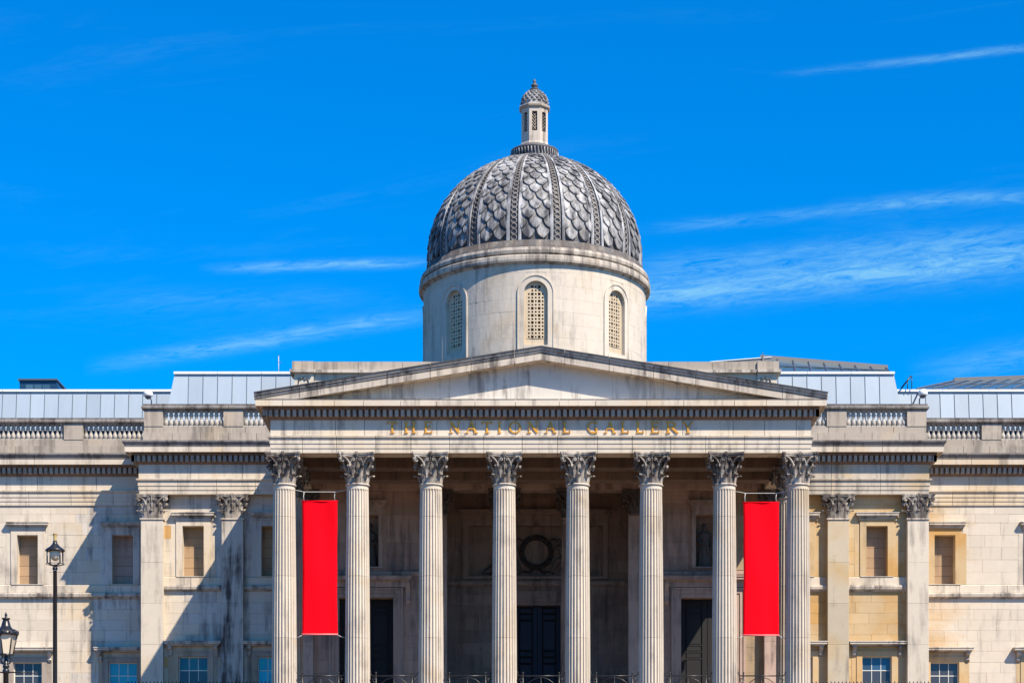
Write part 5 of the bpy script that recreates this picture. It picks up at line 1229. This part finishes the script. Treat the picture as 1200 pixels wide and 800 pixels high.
# ------------------------------------------------------------------ statues in the niches and the wreath relief
def remeshed(mb, name, mat, parent, vox=.035, smooth=True):
    o = mb.build(name, mat, parent); md = o.modifiers.new('remesh', 'REMESH'); md.mode = 'VOXEL'; md.voxel_size = vox; md.use_smooth_shade = True
    return o
def statue(x, y, z, h, label, mirror=1):
    k = h/1.8; t_ = MB(); m_ = mirror
    prof = [(.26, 0), (.27, .1), (.24, .5), (.21, .85), (.17, 1.05), (.20, 1.25), (.21, 1.40), (.12, 1.50), (.06, 1.54)]
    n = 20; vs = []
    for (r, zz) in prof:
        for i in range(n):
            a = 2*math.pi*i/n; q = r*(1+.10*math.sin(a*7+zz*2)*(1 if zz < 1.0 else .3)); vs.append((x+k*q*math.cos(a)*(1 if zz < 1 else 1.1), y+k*q*.72*math.sin(a), z+k*zz))
    t_.add(vs, [(j*n+i, j*n+(i+1) % n, (j+1)*n+(i+1) % n, (j+1)*n+i) for j in range(len(prof)-1) for i in range(n)]+[tuple(range(n-1, -1, -1)), tuple((len(prof)-1)*n+i for i in range(n))], True)
    t_.tube([(x, y, z+k*1.45), (x, y-.01, z+k*1.62)], .055*k, 8); t_.ball((x, y-.02*k, z+k*1.68), .105*k, 12, 8, (.85, 1, 1.15)); t_.ball((x, y+.04*k, z+k*1.74), .10*k, 10, 6)
    t_.ball((x, y-.12*k, z+k*1.66), .02*k, 6, 4)
    t_.tube([(x-m_*.21*k, y, z+k*1.40), (x-m_*.27*k, y-.03*k, z+k*1.12), (x-m_*.16*k, y-.17*k, z+k*.98), (x-m_*.06*k, y-.2*k, z+k*1.0)], [.06*k, .055*k, .045*k, .04*k], 8)
    t_.tube([(x+m_*.21*k, y, z+k*1.40), (x+m_*.28*k, y, z+k*1.12), (x+m_*.27*k, y-.08*k, z+k*.84), (x+m_*.26*k, y-.1*k, z+k*.74)], [.06*k, .055*k, .045*k, .04*k], 8)
    t_.tube([(x-m_*.2*k, y-.1*k, z+k*1.3), (x+m_*.1*k, y-.17*k, z+k*.95), (x+m_*.22*k, y-.12*k, z+k*.4), (x+m_*.2*k, y-.1*k, z+.02)], [.05*k, .06*k, .06*k, .04*k], 7)
    e = thing('statue', label, 'statue', (x, y, z))
    e['group'] = 'robed statues in the portico niches'
    remeshed(t_, 'figure', 'statue', e, .025)
    mb = MB(); mb.box(x-.33*k, x+.33*k, y-.28*k, y+.28*k, z-.001, z+.04); mb.build('plinth', 'statue', e)
nzs = PZ(664, YB)
statue((PX(826, YB)), YB+.42, nzs+.003, 2.35, 'pale robed stone statue in the dark niche above the right side door', 1)
statue((PX(433.5, YB)), YB+.42, nzs+.003, 2.35, 'robed stone statue in the dark niche above the left side door', -1)
# relief: wreath with a figure on either side, carved on the panel behind the middle columns
yc = YR+.22; xc, zc_ = PX(628.5, YR), PZ(646.5, YR); ro_ = 17.3/F*(D+YR)
mb = MB(); mb.tube([(xc+ro_*math.cos(R(a)), yc, zc_+ro_*math.sin(R(a))) for a in range(0, 360, 12)], .13, 8, closed=True)
for a in range(0, 360, 10):
    for q in (-1, 0, 1): mb.ball((xc+(ro_+q*.09)*math.cos(R(a+4*q)), yc-.09, zc_+(ro_+q*.09)*math.sin(R(a+4*q))), .07, 5, 4, (1, .6, 1))
for a in range(0, 360, 30):
    mb.ball((xc+(ro_+.02)*math.cos(R(a)), yc-.12, zc_+(ro_+.02)*math.sin(R(a))), .12, 6, 5, (1, .5, 1))
for sg in (-1, 1):
    mb.tube([(xc+sg*.1, yc, zc_-ro_-.1), (xc+sg*.4, yc-.03, zc_-ro_-.28), (xc+sg*.75, yc, zc_-ro_-.22), (xc+sg*1.0, yc-.02, zc_-ro_-.38)], [.05, .06, .05, .03], 6)
    mb.tube([(xc+sg*.75, yc, zc_+ro_*.8), (xc+sg*1.0, yc-.02, zc_+ro_*.95), (xc+sg*1.2, yc, zc_+ro_*.75)], [.04, .05, .03], 6)
wr = mb.build('wreath', 'wreath', po)
mb = MB(); n = 32; mb.add([(xc+(ro_-.1)*math.cos(2*math.pi*i/n), yc+.05, zc_+(ro_-.1)*math.sin(2*math.pi*i/n)) for i in range(n)]+[(xc+(ro_-.1)*math.cos(2*math.pi*i/n), yc+.14, zc_+(ro_-.1)*math.sin(2*math.pi*i/n)) for i in range(n)], [tuple(range(n))]+[(i, (i+1) % n, (i+1) % n+n, i+n) for i in range(n)]); mb.build('roundel', 'innerframe', po)
for m_ in (-1, 1):
    def q(dx, dz, dy=0): return (xc+m_*dx, yc+dy, zc_+dz)
    mb = MB()
    mb.ball(q(1.28, .62), .15, 10, 8, (.9, .9, 1.15)); mb.tube([q(1.28, .5), q(1.32, .36)], .07, 8)
    mb.tube([q(1.32, .38), q(1.42, .1), q(1.55, -.25), q(1.62, -.5)], [.17, .20, .19, .22], 10)
    mb.tube([q(1.25, .32, -.05), q(1.02, .18, -.1), q(.86, .34, -.1)], [.08, .065, .05], 8)
    mb.tube([q(1.45, .3, -.05), q(1.75, .0, -.08), q(1.62, -.3, -.1)], [.08, .065, .05], 8)
    mb.tube([q(1.6, -.5), q(1.2, -.42, -.08), q(.95, -.85, -.05), q(.78, -1.12, -.03)], [.2, .15, .10, .07], 9)
    mb.tube([q(1.6, -.55), q(1.35, -.75, -.06), q(1.1, -1.05, -.05)], [.2, .14, .09], 9)
    mb.tube([q(1.7, -.45), q(2.1, -.7), q(2.5, -.95), q(3.0, -1.15)], [.26, .28, .22, .08], 9)
    remeshed(mb, 'relief_figure', 'relieffig', po, .035)
